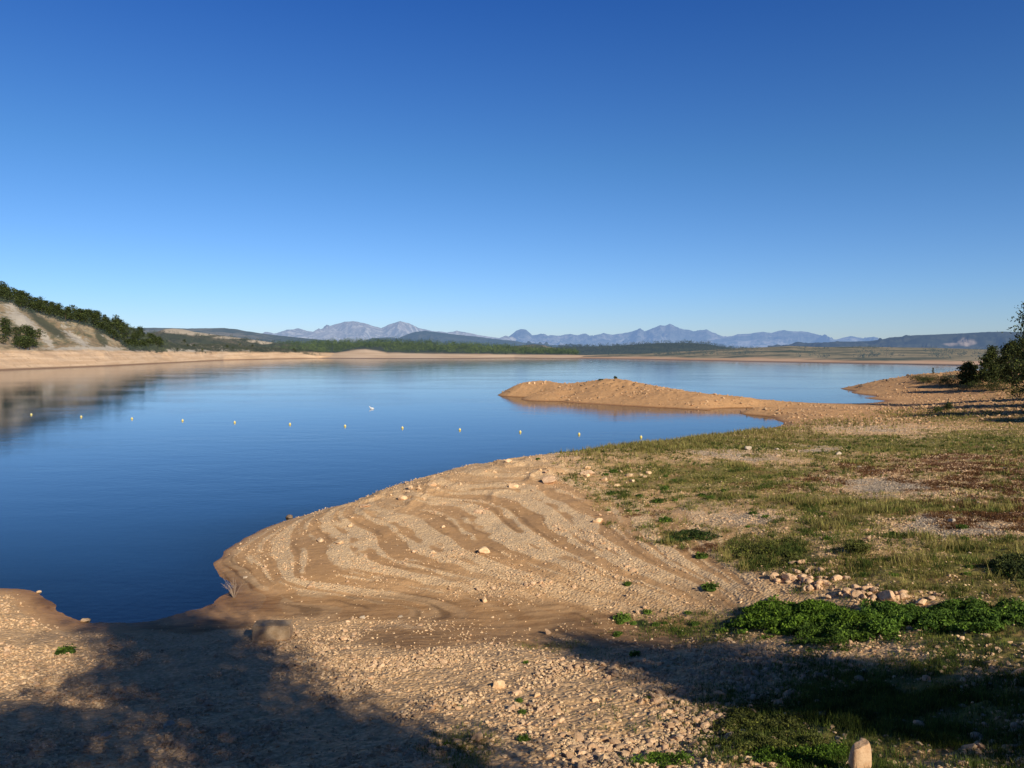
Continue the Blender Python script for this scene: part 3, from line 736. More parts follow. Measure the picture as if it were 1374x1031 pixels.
for i, (px, py, d, rad, hh_, mt, lab) in enumerate([
    (1240,502,178,2.0,1.5,'g','pale rounded shrub at the tip of the shore shrub row'),
    (1262,504,172,2.4,2.2,'p','dark shrub beside the pale rounded shrub on the spit'),
    (1281,503,172,2.6,2.4,'g','grey green shrub beside the small rounded tree'),
    (1290,509,160,2.4,1.2,'g','low pale shrub in front of the small rounded tree'),
    (1232,503,182,1.5,1.5,'d','small dark shrub at the far left of the shore shrub row'),
    (1248,503,176,2.0,1.9,'p','dark shrub behind the thin sapling'),
    (1274,505,168,2.2,2.0,'p','low dark shrub in front of the grey green shrub'),
    (1312,507,158,2.2,1.8,'d','dark shrub filling the gap between the rounded and slender trees'),
    (1318,504,166,2.6,2.6,'p','tall dark thicket behind the slender tree'),
    (1346,508,148,2.4,2.0,'p','dark thicket right of the slender tree'),
    (1330,508,152,2.0,1.6,'o','yellowish low shrub at the foot of the slender tree'),
    (1368,516,130,1.6,2.4,'o','green shrub at the foot of the tallest tree'),
    (826,511.5,165,.34,.5,'p','tiny dark bush on the very top of the orange island'),
    (806,513.5,165,.4,.25,'p','low dark bush left of the island top'),
    (1255,548,108,.75,1.0,'p','small dark green shrub alone on the grassy neck'),
    (1271,547,110,.6,1.1,'p','narrow dark shrub at the edge of the tree shadow')]):
    x, y, _ = dp(px, py, d); z = float(ground_at(x, y)[0])
    ms = shrub_mesh('shore_shrub', rad, hh_, {'g': grey_green, 'd': pine_green, 'o': olive_green, 'p': pine_green}[mt], 900, .22 if rad > 1 else .16, 200 + i)
    add_shrub('shrub', ms, (float(x), float(y), z), 0, 1, lab)
# sapling on the spit
x, y, _ = dp(1252, 501, 182); z = float(ground_at(x, y)[0])
ms = tree_meshes('sapling', 2.6, .35, grey_green, 91, 14, 14, .22, .5, 'oak')
add_tree('sapling', ms, (float(x), float(y), z), 0, 1, 'thin bare stemmed sapling rising above the shrubs on the spit', 'tree')

# ------------------------------------------------------------------ pines on the left hill
def far_crown(seed, n=300, leaf=.9):
    r = np.random.default_rng(seed); c = []
    for i in range(14):
        h = .28 + .72 * (i + r.uniform()) / 14; a = i * 2.4; pr = (1 - ((h - .28) / .72) ** 1.6) * .8 + .18
        rr = 2.3 * pr * r.uniform(.3, 1.0)
        c.append(np.array([rr * math.cos(a), rr * math.sin(a), h * 7.2]) + r.normal(size=(n // 14, 3)) * np.array([.65, .65, .45]))
    return cards(np.concatenate(c), leaf * r.uniform(.6, 1.3, (n // 14) * 14))
far_variants = []
for k in range(5):
    v, f = far_crown(300 + k); tv, tf = tube([(0, 0, -.8), (.05, 0, 3), (0, .1, 6.4)], [.22, .16, .04], 5)
    far_variants.append((np_mesh('hill_pine_trunk', tv, tf, bark), np_mesh('hill_pine_crown', v, f, leaf_mat('hill_pine_foliage_%d' % k, (.03, .05, .018), (.10, .12, .04)))))

def tri_point(V, a, b):
    return V[int(a), int(b)]
def hill_points(V, n, cond, seed):
    """random points of a height field that pass a test on (px, py)"""
    r = np.random.default_rng(seed); out = []
    nr, nc = V.shape[:2]
    for _ in range(12):
        m = 40000
        i = r.uniform(0, nr - 1.001, m); j = r.uniform(0, nc - 1.001, m); i0 = i.astype(int); j0 = j.astype(int); fi = (i - i0)[:, None]; fj = (j - j0)[:, None]
        p = (V[i0, j0] * (1 - fi) * (1 - fj) + V[i0 + 1, j0] * fi * (1 - fj) + V[i0, j0 + 1] * (1 - fi) * fj + V[i0 + 1, j0 + 1] * fi * fj)
        px, py = project(p[:, 0], p[:, 1], p[:, 2])
        for q in range(m):
            if cond(px[q], py[q], i[q] / 14.0): out.append(p[q])
            if len(out) >= n: return out
    return out
def wood_edge(px): return float(np.interp(px, [-20, 0, 18, 30, 55, 80, 120, 140, 165, 180], [404, 406, 408, 417, 424, 430, 439, 449, 464, 471]))
pts = []
for k_, (lo_, hi_, n_) in enumerate([(-8, 40, 48), (40, 85, 48), (85, 130, 52), (130, 175, 52), (175, 218, 50)]):
    pts += hill_points(LH, n_, lambda px, py, t: lo_ < px < hi_ and 2.0 < t < 4.05 and py < 470 and py < wood_edge(px), 50 + k_)
pts += hill_points(LH, 34, lambda px, py, t: 0 < px < 54 and 1.95 < t < 3.6 and 436 + px * .35 < py < 470, 2)
pts += hill_points(LH, 14, lambda px, py, t: 175 < px < 400 and 2.0 < t < 4.0 and py < 473, 3)
r_ = np.random.default_rng(5)
for i, p in enumerate(pts):
    px, py = project(*p)
    s = r_.uniform(.75, 1.25) * (1 if px < 215 else .55)
    if px < 52 and py > 436: lab, grp = 'dark pine in the clump low on the left hillside above the sandy bank', 'pines in the low clump on the left hillside'
    elif px < 215: lab, grp = 'dark green pine in the wood along the top of the left hill', 'pines on the upper left hillside'
    else: lab, grp = 'small dark pine scattered along the low shore right of the left hill', 'pines along the low left shore'
    add_tree('pine_tree', far_variants[i % 5], tuple(float(q) for q in p), r_.uniform(0, 6), (s * 1.22, s * 1.22, s * .80), lab, 'tree', grp)

# far woods and scrub that read as one mass
def wood_mass(name, V, n, cond, seed, mat, label, size, per=26, leaf=1.6):
    pts = np.array(hill_points(V, n, cond, seed))
    r = np.random.default_rng(seed + 1); c = []
    n = len(pts)
    hs = size * r.uniform(.7, 1.25, n)
    off = r.normal(size=(n, per, 3)) * np.array([.30, .30, .26]) + np.array([0, 0, .55])
    c = pts[:, None] + off * hs[:, None, None]
    v, f = cards(c.reshape(-1, 3), leaf * r.uniform(.6, 1.3, n * per))
    set_props(link(name, np_mesh(name, v, f, mat)), label, kind='stuff')
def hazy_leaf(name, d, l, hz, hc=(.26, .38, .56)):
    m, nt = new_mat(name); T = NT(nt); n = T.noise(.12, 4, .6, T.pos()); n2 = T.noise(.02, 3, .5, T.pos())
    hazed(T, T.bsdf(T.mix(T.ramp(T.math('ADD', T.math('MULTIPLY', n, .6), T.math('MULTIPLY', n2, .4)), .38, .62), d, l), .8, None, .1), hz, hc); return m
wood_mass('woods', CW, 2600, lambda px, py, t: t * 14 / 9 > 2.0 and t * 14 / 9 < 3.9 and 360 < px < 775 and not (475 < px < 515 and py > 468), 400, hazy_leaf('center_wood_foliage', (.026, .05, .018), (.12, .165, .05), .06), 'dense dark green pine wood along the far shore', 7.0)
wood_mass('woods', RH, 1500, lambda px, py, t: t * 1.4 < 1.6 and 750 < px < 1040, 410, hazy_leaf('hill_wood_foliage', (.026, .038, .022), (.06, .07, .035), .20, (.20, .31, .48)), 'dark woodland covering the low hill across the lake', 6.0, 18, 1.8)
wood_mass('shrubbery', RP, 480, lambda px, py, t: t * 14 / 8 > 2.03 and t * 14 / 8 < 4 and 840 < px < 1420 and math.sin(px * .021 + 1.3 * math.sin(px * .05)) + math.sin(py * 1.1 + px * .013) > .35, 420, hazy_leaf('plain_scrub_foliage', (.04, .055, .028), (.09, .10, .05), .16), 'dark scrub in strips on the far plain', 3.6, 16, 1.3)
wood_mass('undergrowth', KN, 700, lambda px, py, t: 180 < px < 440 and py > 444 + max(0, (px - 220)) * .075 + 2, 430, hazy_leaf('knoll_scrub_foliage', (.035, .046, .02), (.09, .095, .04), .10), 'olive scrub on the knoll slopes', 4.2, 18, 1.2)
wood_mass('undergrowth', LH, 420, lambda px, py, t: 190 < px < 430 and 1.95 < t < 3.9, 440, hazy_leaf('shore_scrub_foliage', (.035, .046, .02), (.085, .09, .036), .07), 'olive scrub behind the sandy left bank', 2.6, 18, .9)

wood_mass('undergrowth', LH, 900, lambda px, py, t: -10 < px < 225 and 2.0 < t < 4.0 and py < wood_edge(px) + 2, 450, hazy_leaf('hill_undergrowth_foliage', (.035, .048, .018), (.10, .11, .04), .07), 'bushes and undergrowth between the pines of the left hill', 3.4, 18, 1.0)

# ------------------------------------------------------------------ stones
def stone_mat(name, a, b, c):
    m, nt = new_mat(name); T = NT(nt)
    oi = T.node('ShaderNodeObjectInfo').outputs['Random']; P = T.pos(); g_ = T.node('ShaderNodeNewGeometry').outputs['Random Per Island']
    n = T.noise(7, 6, .6, P); n2 = T.noise(40, 4, .6, P)
    col = T.mix(T.ramp(n, .35, .65), a, b); col = T.mix(T.math('MULTIPLY', T.ramp(n2, .5, .7), .5), col, c)
    col = T.mix(T.math('MULTIPLY', T.ramp(g_, .80, 1.0), .5), col, tuple(q * .55 for q in c)); col = T.mix(T.math('MULTIPLY', T.ramp(oi, .6, .9), .45), col, c)
    v = T.math('ADD', .72, T.math('ADD', T.math('MULTIPLY', oi, .22), T.math('MULTIPLY', g_, .45)))
    T.out(T.bsdf(T.hsv(col, .5, 1, v), .92, T.bump(T.math('ADD', n, T.math('MULTIPLY', n2, .4)), .6, .03), .2))
    return m
tan_stone = stone_mat('tan_limestone', (.64, .43, .25), (.86, .62, .395), (.52, .33, .185))
pink_stone = stone_mat('pinkish_limestone', (.58, .36, .215), (.74, .52, .345), (.45, .275, .16))
grey_stone = stone_mat('grey_limestone', (.42, .33, .25), (.58, .47, .36), (.32, .24, .17))
dark_stone = stone_mat('dark_stone', (.14, .10, .075), (.22, .16, .115), (.09, .065, .05))

# gravel: tens of thousands of small stones nobody could count
lim = sstep(.02, .05, TZ)
tpx, tpy = project(TX, TY, TZ)
vis = (TY > 5) & (tpx > -120) & (tpx < 1500) & (tpy < 1120) & (TZ > .06)
def pick(weight, n):
    wgt = np.where(vis, weight, 0); wgt = wgt / wgt.sum()
    return rng.choice(len(TX), n, p=wgt)
def scatter(name, label, weight, n, smin, smax, mat, sub, power=2.2, flat=.6, nvar=8):
    idx = pick(weight, n)
    dd = np.hypot(TX[idx], TY[idx])
    x = TX[idx] + rng.normal(size=n) * .003 * dd; y = TY[idx] + rng.normal(size=n) * .003 * dd
    z = TZ[idx]
    s = smin + (smax - smin) * rng.uniform(size=n) ** power
    s = np.maximum(s, .0008 * dd)
    parts = []
    for k in range(nvar):
        v, f = rock_shape(sub, 900 + k, flat, .15, 6)
        sel = np.arange(k, n, nvar); m = len(sel)
        Rz = rot_z(rng.uniform(0, 6.28, m))
        tilt = rng.normal(size=(m, 2)) * .25
        V = np.einsum('nij,kj->nki', Rz, v)
        V[..., 2] += V[..., 0] * tilt[:, :1] + V[..., 1] * tilt[:, 1:]
        V = V * s[sel][:, None, None] + np.stack([x[sel], y[sel], z[sel] + s[sel] * .06], -1)[:, None]
        F_ = f[None] + (np.arange(m) * len(v))[:, None, None]
        parts.append((V.reshape(-1, 3), F_.reshape(-1, 3)))
    v, f = merge(parts)
    set_props(link(name, np_mesh(name, v, f, mat)), label, kind='stuff')
clump = sstep(-.25, .5, fbm(TX * .5, TY * .5, 4, 61) + .3 * fbm(TX * 2.2, TY * 2.2, 2, 62))
nearb = blobs(tpx, tpy, [(760,960,240,60,1.),(900,930,160,50,1.),(600,900,140,26,.7),(480,860,60,14,.7),(700,1010,220,40,.9),(1000,900,120,30,.8)])
w_g = TC['gravel'] * (.12 + clump) * (1 - .6 * TC['leafy']) + nearb * clump * .7 + TC['mud'] * .02
scatter('gravel', 'loose pale limestone gravel strewn over the shore', w_g * (tpy > 560), 76000, .018, .062, tan_stone, 1, 2.0, .65)
scatter('rubble', 'fist sized limestone rubble mixed into the gravel', (TC['gravel'] * clump ** 2 * .6 + nearb * clump) * (tpy > 590) * (1 - TC['mud']), 5200, .04, .12, pink_stone, 2, 2.6, .7)
scatter('pebbles', 'grey white pebbles on the pale patches among the grass', (TC['pale'] + .03 * TC['grass']) * (tpy > 560), 6000, .02, .055, grey_stone, 1, 2.0, .6)

spit_stone = stone_mat('spit_stone', (.46, .28, .15), (.64, .43, .26), (.26, .155, .09))
scatter('rubble', 'broken stones strewn over the orange island and spit', TC['beach'] * sstep(.1, .6, TZ) * (.25 + sstep(-.2, .5, fbm(TX * .12, TY * .12, 4, 67))) * (tpy < 600), 6500, .08, .34, spit_stone, 1, 3.0, .7)
# single rocks
rock_meshes = {}
def rock_mesh(kind, k):
    key = (kind, k)
    if key not in rock_meshes:
        v, f = rock_shape(3, 500 + k * 7, .78, .16, 9)
        rock_meshes[key] = np_mesh('rock_%d' % k, v, f, {'tan': tan_stone, 'pink': pink_stone, 'grey': grey_stone, 'dark': dark_stone}[kind], False)
    return rock_meshes[key]
def rock(px, py, wpx, label, kind='tan', group=None, k=None, tall=1.0, sink=.25):
    x, y, z = hit(px, py)
    s = wpx * math.hypot(y, x) / F * .5
    k = random.randrange(12) if k is None else k
    o = link('rock', rock_mesh(kind, k), (x, y, z + s * (.72 * tall - sink) * .6))
    o.rotation_euler = (random.uniform(-.2, .2), random.uniform(-.2, .2), random.uniform(0, 6.28)); o.scale = (s, s, s * tall)
    set_props(o, label, 'rock', group)
    return o
for px, py, wpx, kind, tall, lab in [
    (669,924,16,'tan',1.15,'rounded tan boulder on the gravel with a shadow to its left'),
    (694,932,15,'pink',.8,'flat stone right beside the rounded tan boulder'),
    (720,935,11,'tan',1.1,'upright stone with short shadow right of the flat stone'),
    (799,943,10,'tan',1.0,'lone stone with a dark shadow further right on the gravel'),
    (748,967,9,'tan',1.0,'pale small stone above the low weeds in the gravel'),
    (709,974,12,'pink',.9,'pinkish stone below the weeds in the gravel'),
    (641,994,16,'pink',1.0,'pink boulder at the edge of the tree shadow at the bottom'),
    (650,743,17,'tan',.9,'blocky rock alone in the middle of the gravel tongue'),
    (650,809,9,'tan',1.5,'upright dark stone standing alone on the brown mud'),
    (789,637,20,'pink',.6,'broad pink outcrop boulder where the grass begins'),
    (803,700,18,'tan',.8,'rounded rock on the right of the gravel tongue'),
    (737,648,27,'pink',.6,'largest pinkish outcrop block on the tongue crest'),
    (690,655,15,'tan',.8,'outcrop block left of the largest block on the crest'),
    (641,688,12,'pink',.8,'low rock in the hollow of the tongue'),
    (430,727,15,'tan',.6,'flat rock on the left part of the tongue'),
    (455,730,14,'tan',.7,'second flat rock on the left part of the tongue beside a shadow'),
    (490,680,18,'pink',.5,'broken ledge block on the left crest of the tongue'),
    (540,670,16,'tan',.7,'ledge block half way up the tongue crest'),
    (580,652,13,'tan',.7,'narrow ledge block near the water side of the crest'),
    (389,695,11,'dark',.8,'small dark rock at the water edge of the tongue'),
    (115,834,13,'tan',.6,'pale rock at the waterline of the small left beach'),
    (52,796,6,'tan',.8,'small white stone on the wet edge of the left beach'),
    (329,776,5,'grey',.9,'white pebble on mud right of the dead shrub'),
    (487,830,10,'grey',.6,'flat white stone on the brown mud'),
    (538,828,8,'grey',.5,'smaller flat stone on the mud right of the white one'),
    (1192,806,24,'pink',.9,'largest pink block in the rock pile above the green plants'),
    (1237,812,15,'pink',1.1,'pointed pink block right of the rock pile'),
    (1220,845,12,'pink',.6,'flat pink stone among the green plants'),
    (1102,960,20,'grey',.6,'grey flat rock in the dark shade on the right'),
    (948,978,18,'pink',.8,'angular pink rock beside the dark green mat'),
    (1005,1022,18,'tan',.9,'pale block at the bottom edge left of the standing stone'),
    (810,1024,24,'tan',.9,'tan boulder cut by the bottom edge'),
    (1278,701,9,'grey',1.0,'white stone on the pale patch at right'),
    (1125,610,12,'grey',.6,'flat pale slab among the grass near the inlet'),
    (1005,604,14,'grey',.9,'grey rock in the grass close to the inlet'),
    (1366,905,22,'pink',.6,'flat pink rock at the right edge above the shade'),
    (225,880+95,16,'grey',.5,'flat stone in the left tree shadow'),
    (140,990,18,'grey',.5,'flat grey stone lower in the left tree shadow')]:
    rock(px, py, wpx, lab, kind, None, None, tall)
def rock_field(n_all, poly_blobs, wmin, wmax, kind, label, group, tall=.85, seed=0):
    r = np.random.default_rng(seed); k = 0; tries = 0; n = round(n_all * .66)
    while k < n and tries < n * 40:
        tries += 1
        b = poly_blobs[r.integers(len(poly_blobs))]
        px = b[0] + r.uniform(-1, 1) * b[2]; py = b[1] + r.uniform(-1, 1) * b[3] + (px - b[0]) * (b[4] if len(b) > 4 else 0)
        rock(px, py, wmin + (wmax - wmin) * r.uniform() ** 2.2, label, kind, group, None, tall * r.uniform(.75, 1.2)); k += 1
rock_field(160, [(1075,781,38,11,.32),(1125,792,45,12,.2),(1180,799,36,8,.1),(1095,776,50,14,.3)], 6, 17, 'pink', 'rough pink rock in the pile above the bright green plants', 'rocks in the pile above the green plants', .9, 1)
rock_field(30, [(1230,805,50,12,0),(1150,775,80,14,.1)], 4, 11, 'pink', 'scattered pink rock in the grass right of the rock pile', 'scattered rocks beside the pile', .8, 2)
rock_field(40, [(1120,875,110,8,-.08),(1240,870,60,10,-.1),(1340,872,36,12,.3),(1050,880,60,6,.0)], 4, 11, 'pink', 'pink rock in the stony strip below the green plants', 'rocks in the strip below the green plants', .8, 3)
rock_field(60, [(620,650,130,22,-.16),(500,690,90,12,-.45),(720,640,70,16,-.1),(850,640,40,14,0)], 4, 11, 'tan', 'tan rock on the crest of the gravel tongue', 'rocks on the tongue crest', .8, 4)
rock_field(45, [(760,960,190,40,0),(880,990,90,34,0),(700,1010,90,18,0)], 5, 12, 'pink', 'loose rock lying on the foreground gravel', 'loose rocks on the foreground gravel', .85, 5)
rock_field(22, [(880,770,110,40,.2),(700,740,120,40,.1)], 4, 8, 'tan', 'small rock on the slope of the gravel tongue', 'small rocks on the tongue slope', .85, 6)
rock_field(20, [(1110,604,60,8,0),(990,612,70,8,0),(1250,640,100,20,0)], 4, 9, 'grey', 'grey rock lying in the grass on the right', 'grey rocks in the grass', .7, 7)
rock_field(34, [(825,516,26,6,0),(800,519,30,5,0),(845,519,22,4,0)], 2, 4.5, 'dark', 'dark boulder on the top of the orange island', 'dark boulders on the island top', .9, 8)
rock_field(12, [(722,514,12,2,0)], 2, 4, 'tan', 'tan boulder on the low left knob of the island', 'boulders on the left knob of the island', .9, 9)
rock_field(18, [(1170,515,28,2.5,-.25),(1205,508,20,2.5,-.2)], 2.5, 6, 'dark', 'dark boulder along the rocky back of the right spit', 'boulders along the right spit', .9, 10)
rock_field(16, [(150,960,130,30,.0),(300,990,120,30,0),(420,890,40,14,0)], 5, 14, 'grey', 'grey stone lying in the left tree shadow', 'stones in the left tree shadow', .55, 11)
rock_field(14, [(1200,980,120,36,0),(1290,930,70,20,0)], 5, 11, 'grey', 'grey stone lying in the shade at lower right', 'stones in the lower right shade', .6, 12)
# standing stone at the bottom edge
x, y, z = hit(1153, 1038)
v, f = rock_shape(4, 781, 1.0, .07, 4)
v = v / np.abs(v).max(0) * np.array([.165, .12, .30]); v = np.sign(v) * np.abs(v / np.array([.165, .12, .30])) ** .62 * np.array([.165, .12, .30]); v[:, 0] *= 1 - .10 * (v[:, 2] / .30); v[:, 2] += .25
o = link('standing_stone', np_mesh('standing_stone', v, f, pink_stone, False), (x, y, z)); o.rotation_euler = (.03, -.04, .25)
set_props(o, 'upright pinkish standing stone at the bottom edge in front of the shade', 'stone')

# ------------------------------------------------------------------ concrete block
cm, nt = new_mat('weathered_concrete'); T = NT(nt); P = T.pos()
n = T.noise(3, 6, .65, P); n2 = T.noise(26, 4, .6, P)
c_ = T.mix(T.ramp(n, .35, .65), (.46, .31, .185), (.60, .44, .29)); c_ = T.mix(T.math('MULTIPLY', T.ramp(n2, .5, .7), .5), c_, (.32, .21, .12))
T.out(T.bsdf(c_, .9, T.bump(T.math('ADD', n, T.math('MULTIPLY', n2, .3)), .5, .03)))
x, y, z = hit(363, 860)
import bmesh
bm = bmesh.new(); bmesh.ops.create_cube(bm, size=1)
for v_ in bm.verts: v_.co.x *= 1.20; v_.co.y *= .60; v_.co.z *= .74
bmesh.ops.bevel(bm, geom=bm.edges[:], offset=.022, segments=2, affect='EDGES')
bmesh.ops.subdivide_edges(bm, edges=[e_ for e_ in bm.edges if e_.calc_length() > .2], cuts=6, use_grid_fill=True)
for v_ in bm.verts:
    q = fbm(np.array([v_.co.x * 4.1 + v_.co.y * 2]), np.array([v_.co.z * 4.3 + v_.co.y]), 4, 6)[0]
    v_.co += v_.normal * .012 * q
me = bpy.data.meshes.new('concrete_block'); bm.to_mesh(me); bm.free(); me.materials.append(cm)
o = link('concrete_block', me, (x, y + .25, z + .12)); o.rotation_euler = (.02, .02, .10)
set_props(o, 'square weathered concrete block half buried on the bank beside the bay', 'block')

# ------------------------------------------------------------------ dead shrub at the water's edge
tw, nt = new_mat('dry_twig'); T = NT(nt); n = T.noise(30, 3, .5, T.pos()); T.out(T.bsdf(T.mix(n, (.26, .19, .14), (.42, .32, .25)), .9))
x, y, z = hit(314, 802)
r = np.random.default_rng(8)
root = bpy.data.objects.new('dead_shrub', None); C.objects.link(root); root.location = (x, y, z)
set_props(root, 'leafless dead shrub with pale twigs fanning out at the water edge', 'shrub')
for i in range(26):
    a = r.uniform(0, 6.28); sp_ = r.uniform(.08, .62); hh_ = r.uniform(.45, .85)
    e_ = np.array([math.cos(a) * sp_, math.sin(a) * sp_ * .7, hh_])
    pts_ = [(0, 0, -.05), tuple(e_ * .45 + np.array([0, 0, .08])), tuple(e_)]
    parts = [tube(pts_, [.007, .005, .002], 4)]
    for _ in range(2):
        m0 = e_ * r.uniform(.5, .8); parts.append(tube([tuple(m0), tuple(m0 + np.array([r.normal() * .08, r.normal() * .06, .16]))], [.0035, .0015], 4))
    v, f = merge(parts); link('twig', np_mesh('twig', v, f, tw), (0, 0, 0), root)

# ------------------------------------------------------------------ green plants
def leaf_patch(name, label, cat, blob, n, leaf, hgt, mat, seed, mounds=26):
    """a mat of leafy stems hugging the ground inside an outline"""
    r = np.random.default_rng(seed)
    cx, cy, rx, ry = blob
    x0, y0, z0 = hit(cx, cy)
    qx = []; qy = []
    while len(qx) < 4000:
        a = r.uniform(0, 6.28); k = math.sqrt(r.uniform()); e_ = 1 + .22 * math.sin(3 * a + seed) + .14 * math.sin(7 * a + 2 * seed)
        qx.append(cx + rx * k * e_ * math.cos(a)); qy.append(cy + ry * k * e_ * math.sin(a))
    qx = np.array(qx); qy = np.array(qy)
    gx, gy, _ = gp(qx, qy, z0); g = ground_at(gx, gy)
    for _ in range(3): gx, gy, _ = gp(qx, qy, np.minimum(g, 6)); g = ground_at(gx, gy)
    # bushy mounds
    mi = r.choice(len(gx), mounds); mr = r.uniform(.18, .42, mounds) * hgt / .35
    li = r.choice(len(gx), n); lx = gx[li] + r.normal(size=n) * .05; ly = gy[li] + r.normal(size=n) * .05
    hh_ = np.zeros(n)
    for k, m in zip(mi, mr):
        dd = np.hypot(lx - gx[k], ly - gy[k]); hh_ = np.maximum(hh_, hgt * r.uniform(.6, 1.1) * np.sqrt(np.clip(1 - (dd / (m * 2.0)) ** 2, 0, 1)))
    z = g[li] + .03 + hh_ * r.uniform(.45, 1.0, n)
    far_ = r.uniform(size=n) < .09                      # stragglers creeping out of the patch
    cl = r.choice(len(gx), 26); ci = r.integers(0, 26, n)
    lx = np.where(far_, x0 + (gx[cl][ci] - x0) * 1.22 + r.normal(size=n) * .10, lx); ly = np.where(far_, y0 + (gy[cl][ci] - y0) * 1.22 + r.normal(size=n) * .10, ly)
    z = np.where(far_, ground_at(lx, ly) + .02 + .08 * r.uniform(size=n), z)
    cen = np.stack([lx, ly, z], -1) - np.array([x0, y0, z0])
    v, f = cards(cen, leaf * r.uniform(.55, 1.3, n))
    o = link(name, np_mesh(name, v, f, mat), (x0, y0, z0)); set_props(o, label, cat)
    return o
leaf_patch('leafy_plant', 'large bright green leafy clump below the rock pile', 'plant', (1072,832,84,18), 15000, .12, .29, weed_green, 1, 40)
leaf_patch('leafy_plant', 'lower dull green skirt of plants right below the bright leafy clump', 'plant', (1115,852,60,17), 7000, .09, .22, leaf_mat('dull_weed', (.055, .11, .018), (.14, .23, .036)), 2, 26)
leaf_patch('leafy_plant', 'dark green leafy band stretching to the right edge', 'plant', (1290,832,100,18), 13000, .10, .25, leaf_mat('dark_weed', (.05, .10, .016), (.13, .22, .034)), 3, 40)
leaf_patch('leafy_plant', 'green plants between the stony path and the right band', 'plant', (1190,835,34,20), 5000, .10, .28, leaf_mat('mid_weed', (.055, .11, .018), (.14, .24, .036)), 9, 18)
leaf_patch('creeping_plant', 'dark olive creeping mat above the rock pile', 'plant', (1035,742,48,17), 8000, .10, .12, olive_green, 4, 24)
leaf_patch('creeping_plant', 'dark green clump at the right edge of the grass', 'plant', (1362,763,24,15), 3500, .10, .28, pine_green, 5, 12)
leaf_patch('creeping_plant', 'olive creeping mat beside the gravel at lower right', 'plant', (1022,982,66,36), 12000, .055, .12, olive_green, 6, 40)
leaf_patch('creeping_plant', 'green creeping strip along the gravel tongue', 'plant', (930,720,30,7), 2600, .09, .14, leaf_mat('strip_weed', (.03, .06, .016), (.08, .13, .035)), 7, 12)
leaf_patch('creeping_plant', 'small green bush with dark shade in the grass', 'plant', (1150,741,17,6), 1500, .09, .28, olive_green, 8, 6)
leaf_patch('creeping_plant', 'green plants at the bottom edge left of the standing stone', 'plant', (1080,1020,60,14), 5000, .05, .12, weed_green, 10, 20)
leaf_patch('creeping_plant', 'leafy mat at the bottom edge right of the tan boulder', 'plant', (890,1024,40,8), 2500, .045, .1, weed_green, 11, 14)

def weed_mesh(sd):
    r = np.random.default_rng(sd)
    c = r.normal(size=(200, 3)) * np.array([.40, .40, .16]) + np.array([0, 0, .28]); c[:, 2] = np.abs(c[:, 2])
    n_ = np.linalg.norm(c[:, :2], axis=1); c[:, :2] *= np.where(n_ > .95, .95 / np.maximum(n_, 1e-6), 1)[:, None]
    v, f = cards(c, .40 * r.uniform(.7, 1.3, 200)); dv, df = ico(2)
    dv = dv * np.array([.95, .95, .30]) * (1 + .2 * fbm(dv[:, 0] * 3 + sd, dv[:, 1] * 3, 2, sd))[:, None]
    df = np.c_[df, df[:, 2]]
    me = bpy.data.meshes.new('weed'); me.from_pydata(np.concatenate([v, dv]).tolist(), [], f.tolist() + [q[:3] for q in (df + len(v)).tolist()]); me.materials.append(small_weed); return me
weed_variants = [weed_mesh(k) for k in range(4)]
def weed(px, py, wpx, label, group=None, k=0):
    x, y, z = hit(px, py); s = wpx * math.hypot(x, y) / F * .5
    o = link('weed', weed_variants[k % 4], (x, y, z)); o.scale = (s, s, s * .9); o.rotation_euler = (0, 0, k * 1.7); set_props(o, label, 'weed', group)
for i, (px, py, wpx, lab) in enumerate([
    (836,832,26,'bright green weed at the right end of the mud flat'),(850,838,12,'small weed right beside the bright weed on the mud'),
    (842,785,13,'lone weed on the lower slope of the tongue'),(953,790,24,'dark weed on the brown strip below the gravel'),(942,748,20,'weed on gravel below the red soil'),
    (697,942,12,'weed growing beside the upright stone in the gravel'),(701,958,13,'weed below the first weed in the gravel'),(617,950,9,'small weed left on the foreground gravel'),
    (853,880,18,'weed at the edge of the right tree shadow'),(870,938,12,'weed in the gravel below the right shadow'),(703,994,20,'weed at the bottom in the shadow fringe'),
    (87,876,24,'flat green weed patch on the left beach'),(706,890,10,'tiny weed on the bank below the mud'),(838,602,8,'single green weed on the tongue crest'),
    (722,618,7,'tiny green weed just below the skyline of the tongue'),(882,675,18,'green weed tuft at the grass border'),(893,700,20,'green weed on the red soil strip'),
    (905,846,10,'small weed on the mud below the leafy clump'),(980,840,12,'weed left of the bright leafy clump'),(640,992,9,'weed beside the pink boulder'),
    (1005,845,14,'weed in the shade left of the leafy clump'),(600,1000,14,'weed in the shadow at bottom centre')]):
    weed(px, py, wpx, lab, None, i)
r = np.random.default_rng(12)
for i in range(46):
    b = [(900,660,90,30),(1100,720,150,40),(1250,740,120,40),(880,840,60,16),(860,650,60,24)][i % 5]
    weed(b[0] + r.uniform(-1, 1) * b[2], b[1] + r.uniform(-1, 1) * b[3], r.uniform(6, 15), 'low green weed scattered in the thin grass on the right', 'low weeds in the thin grass', i)

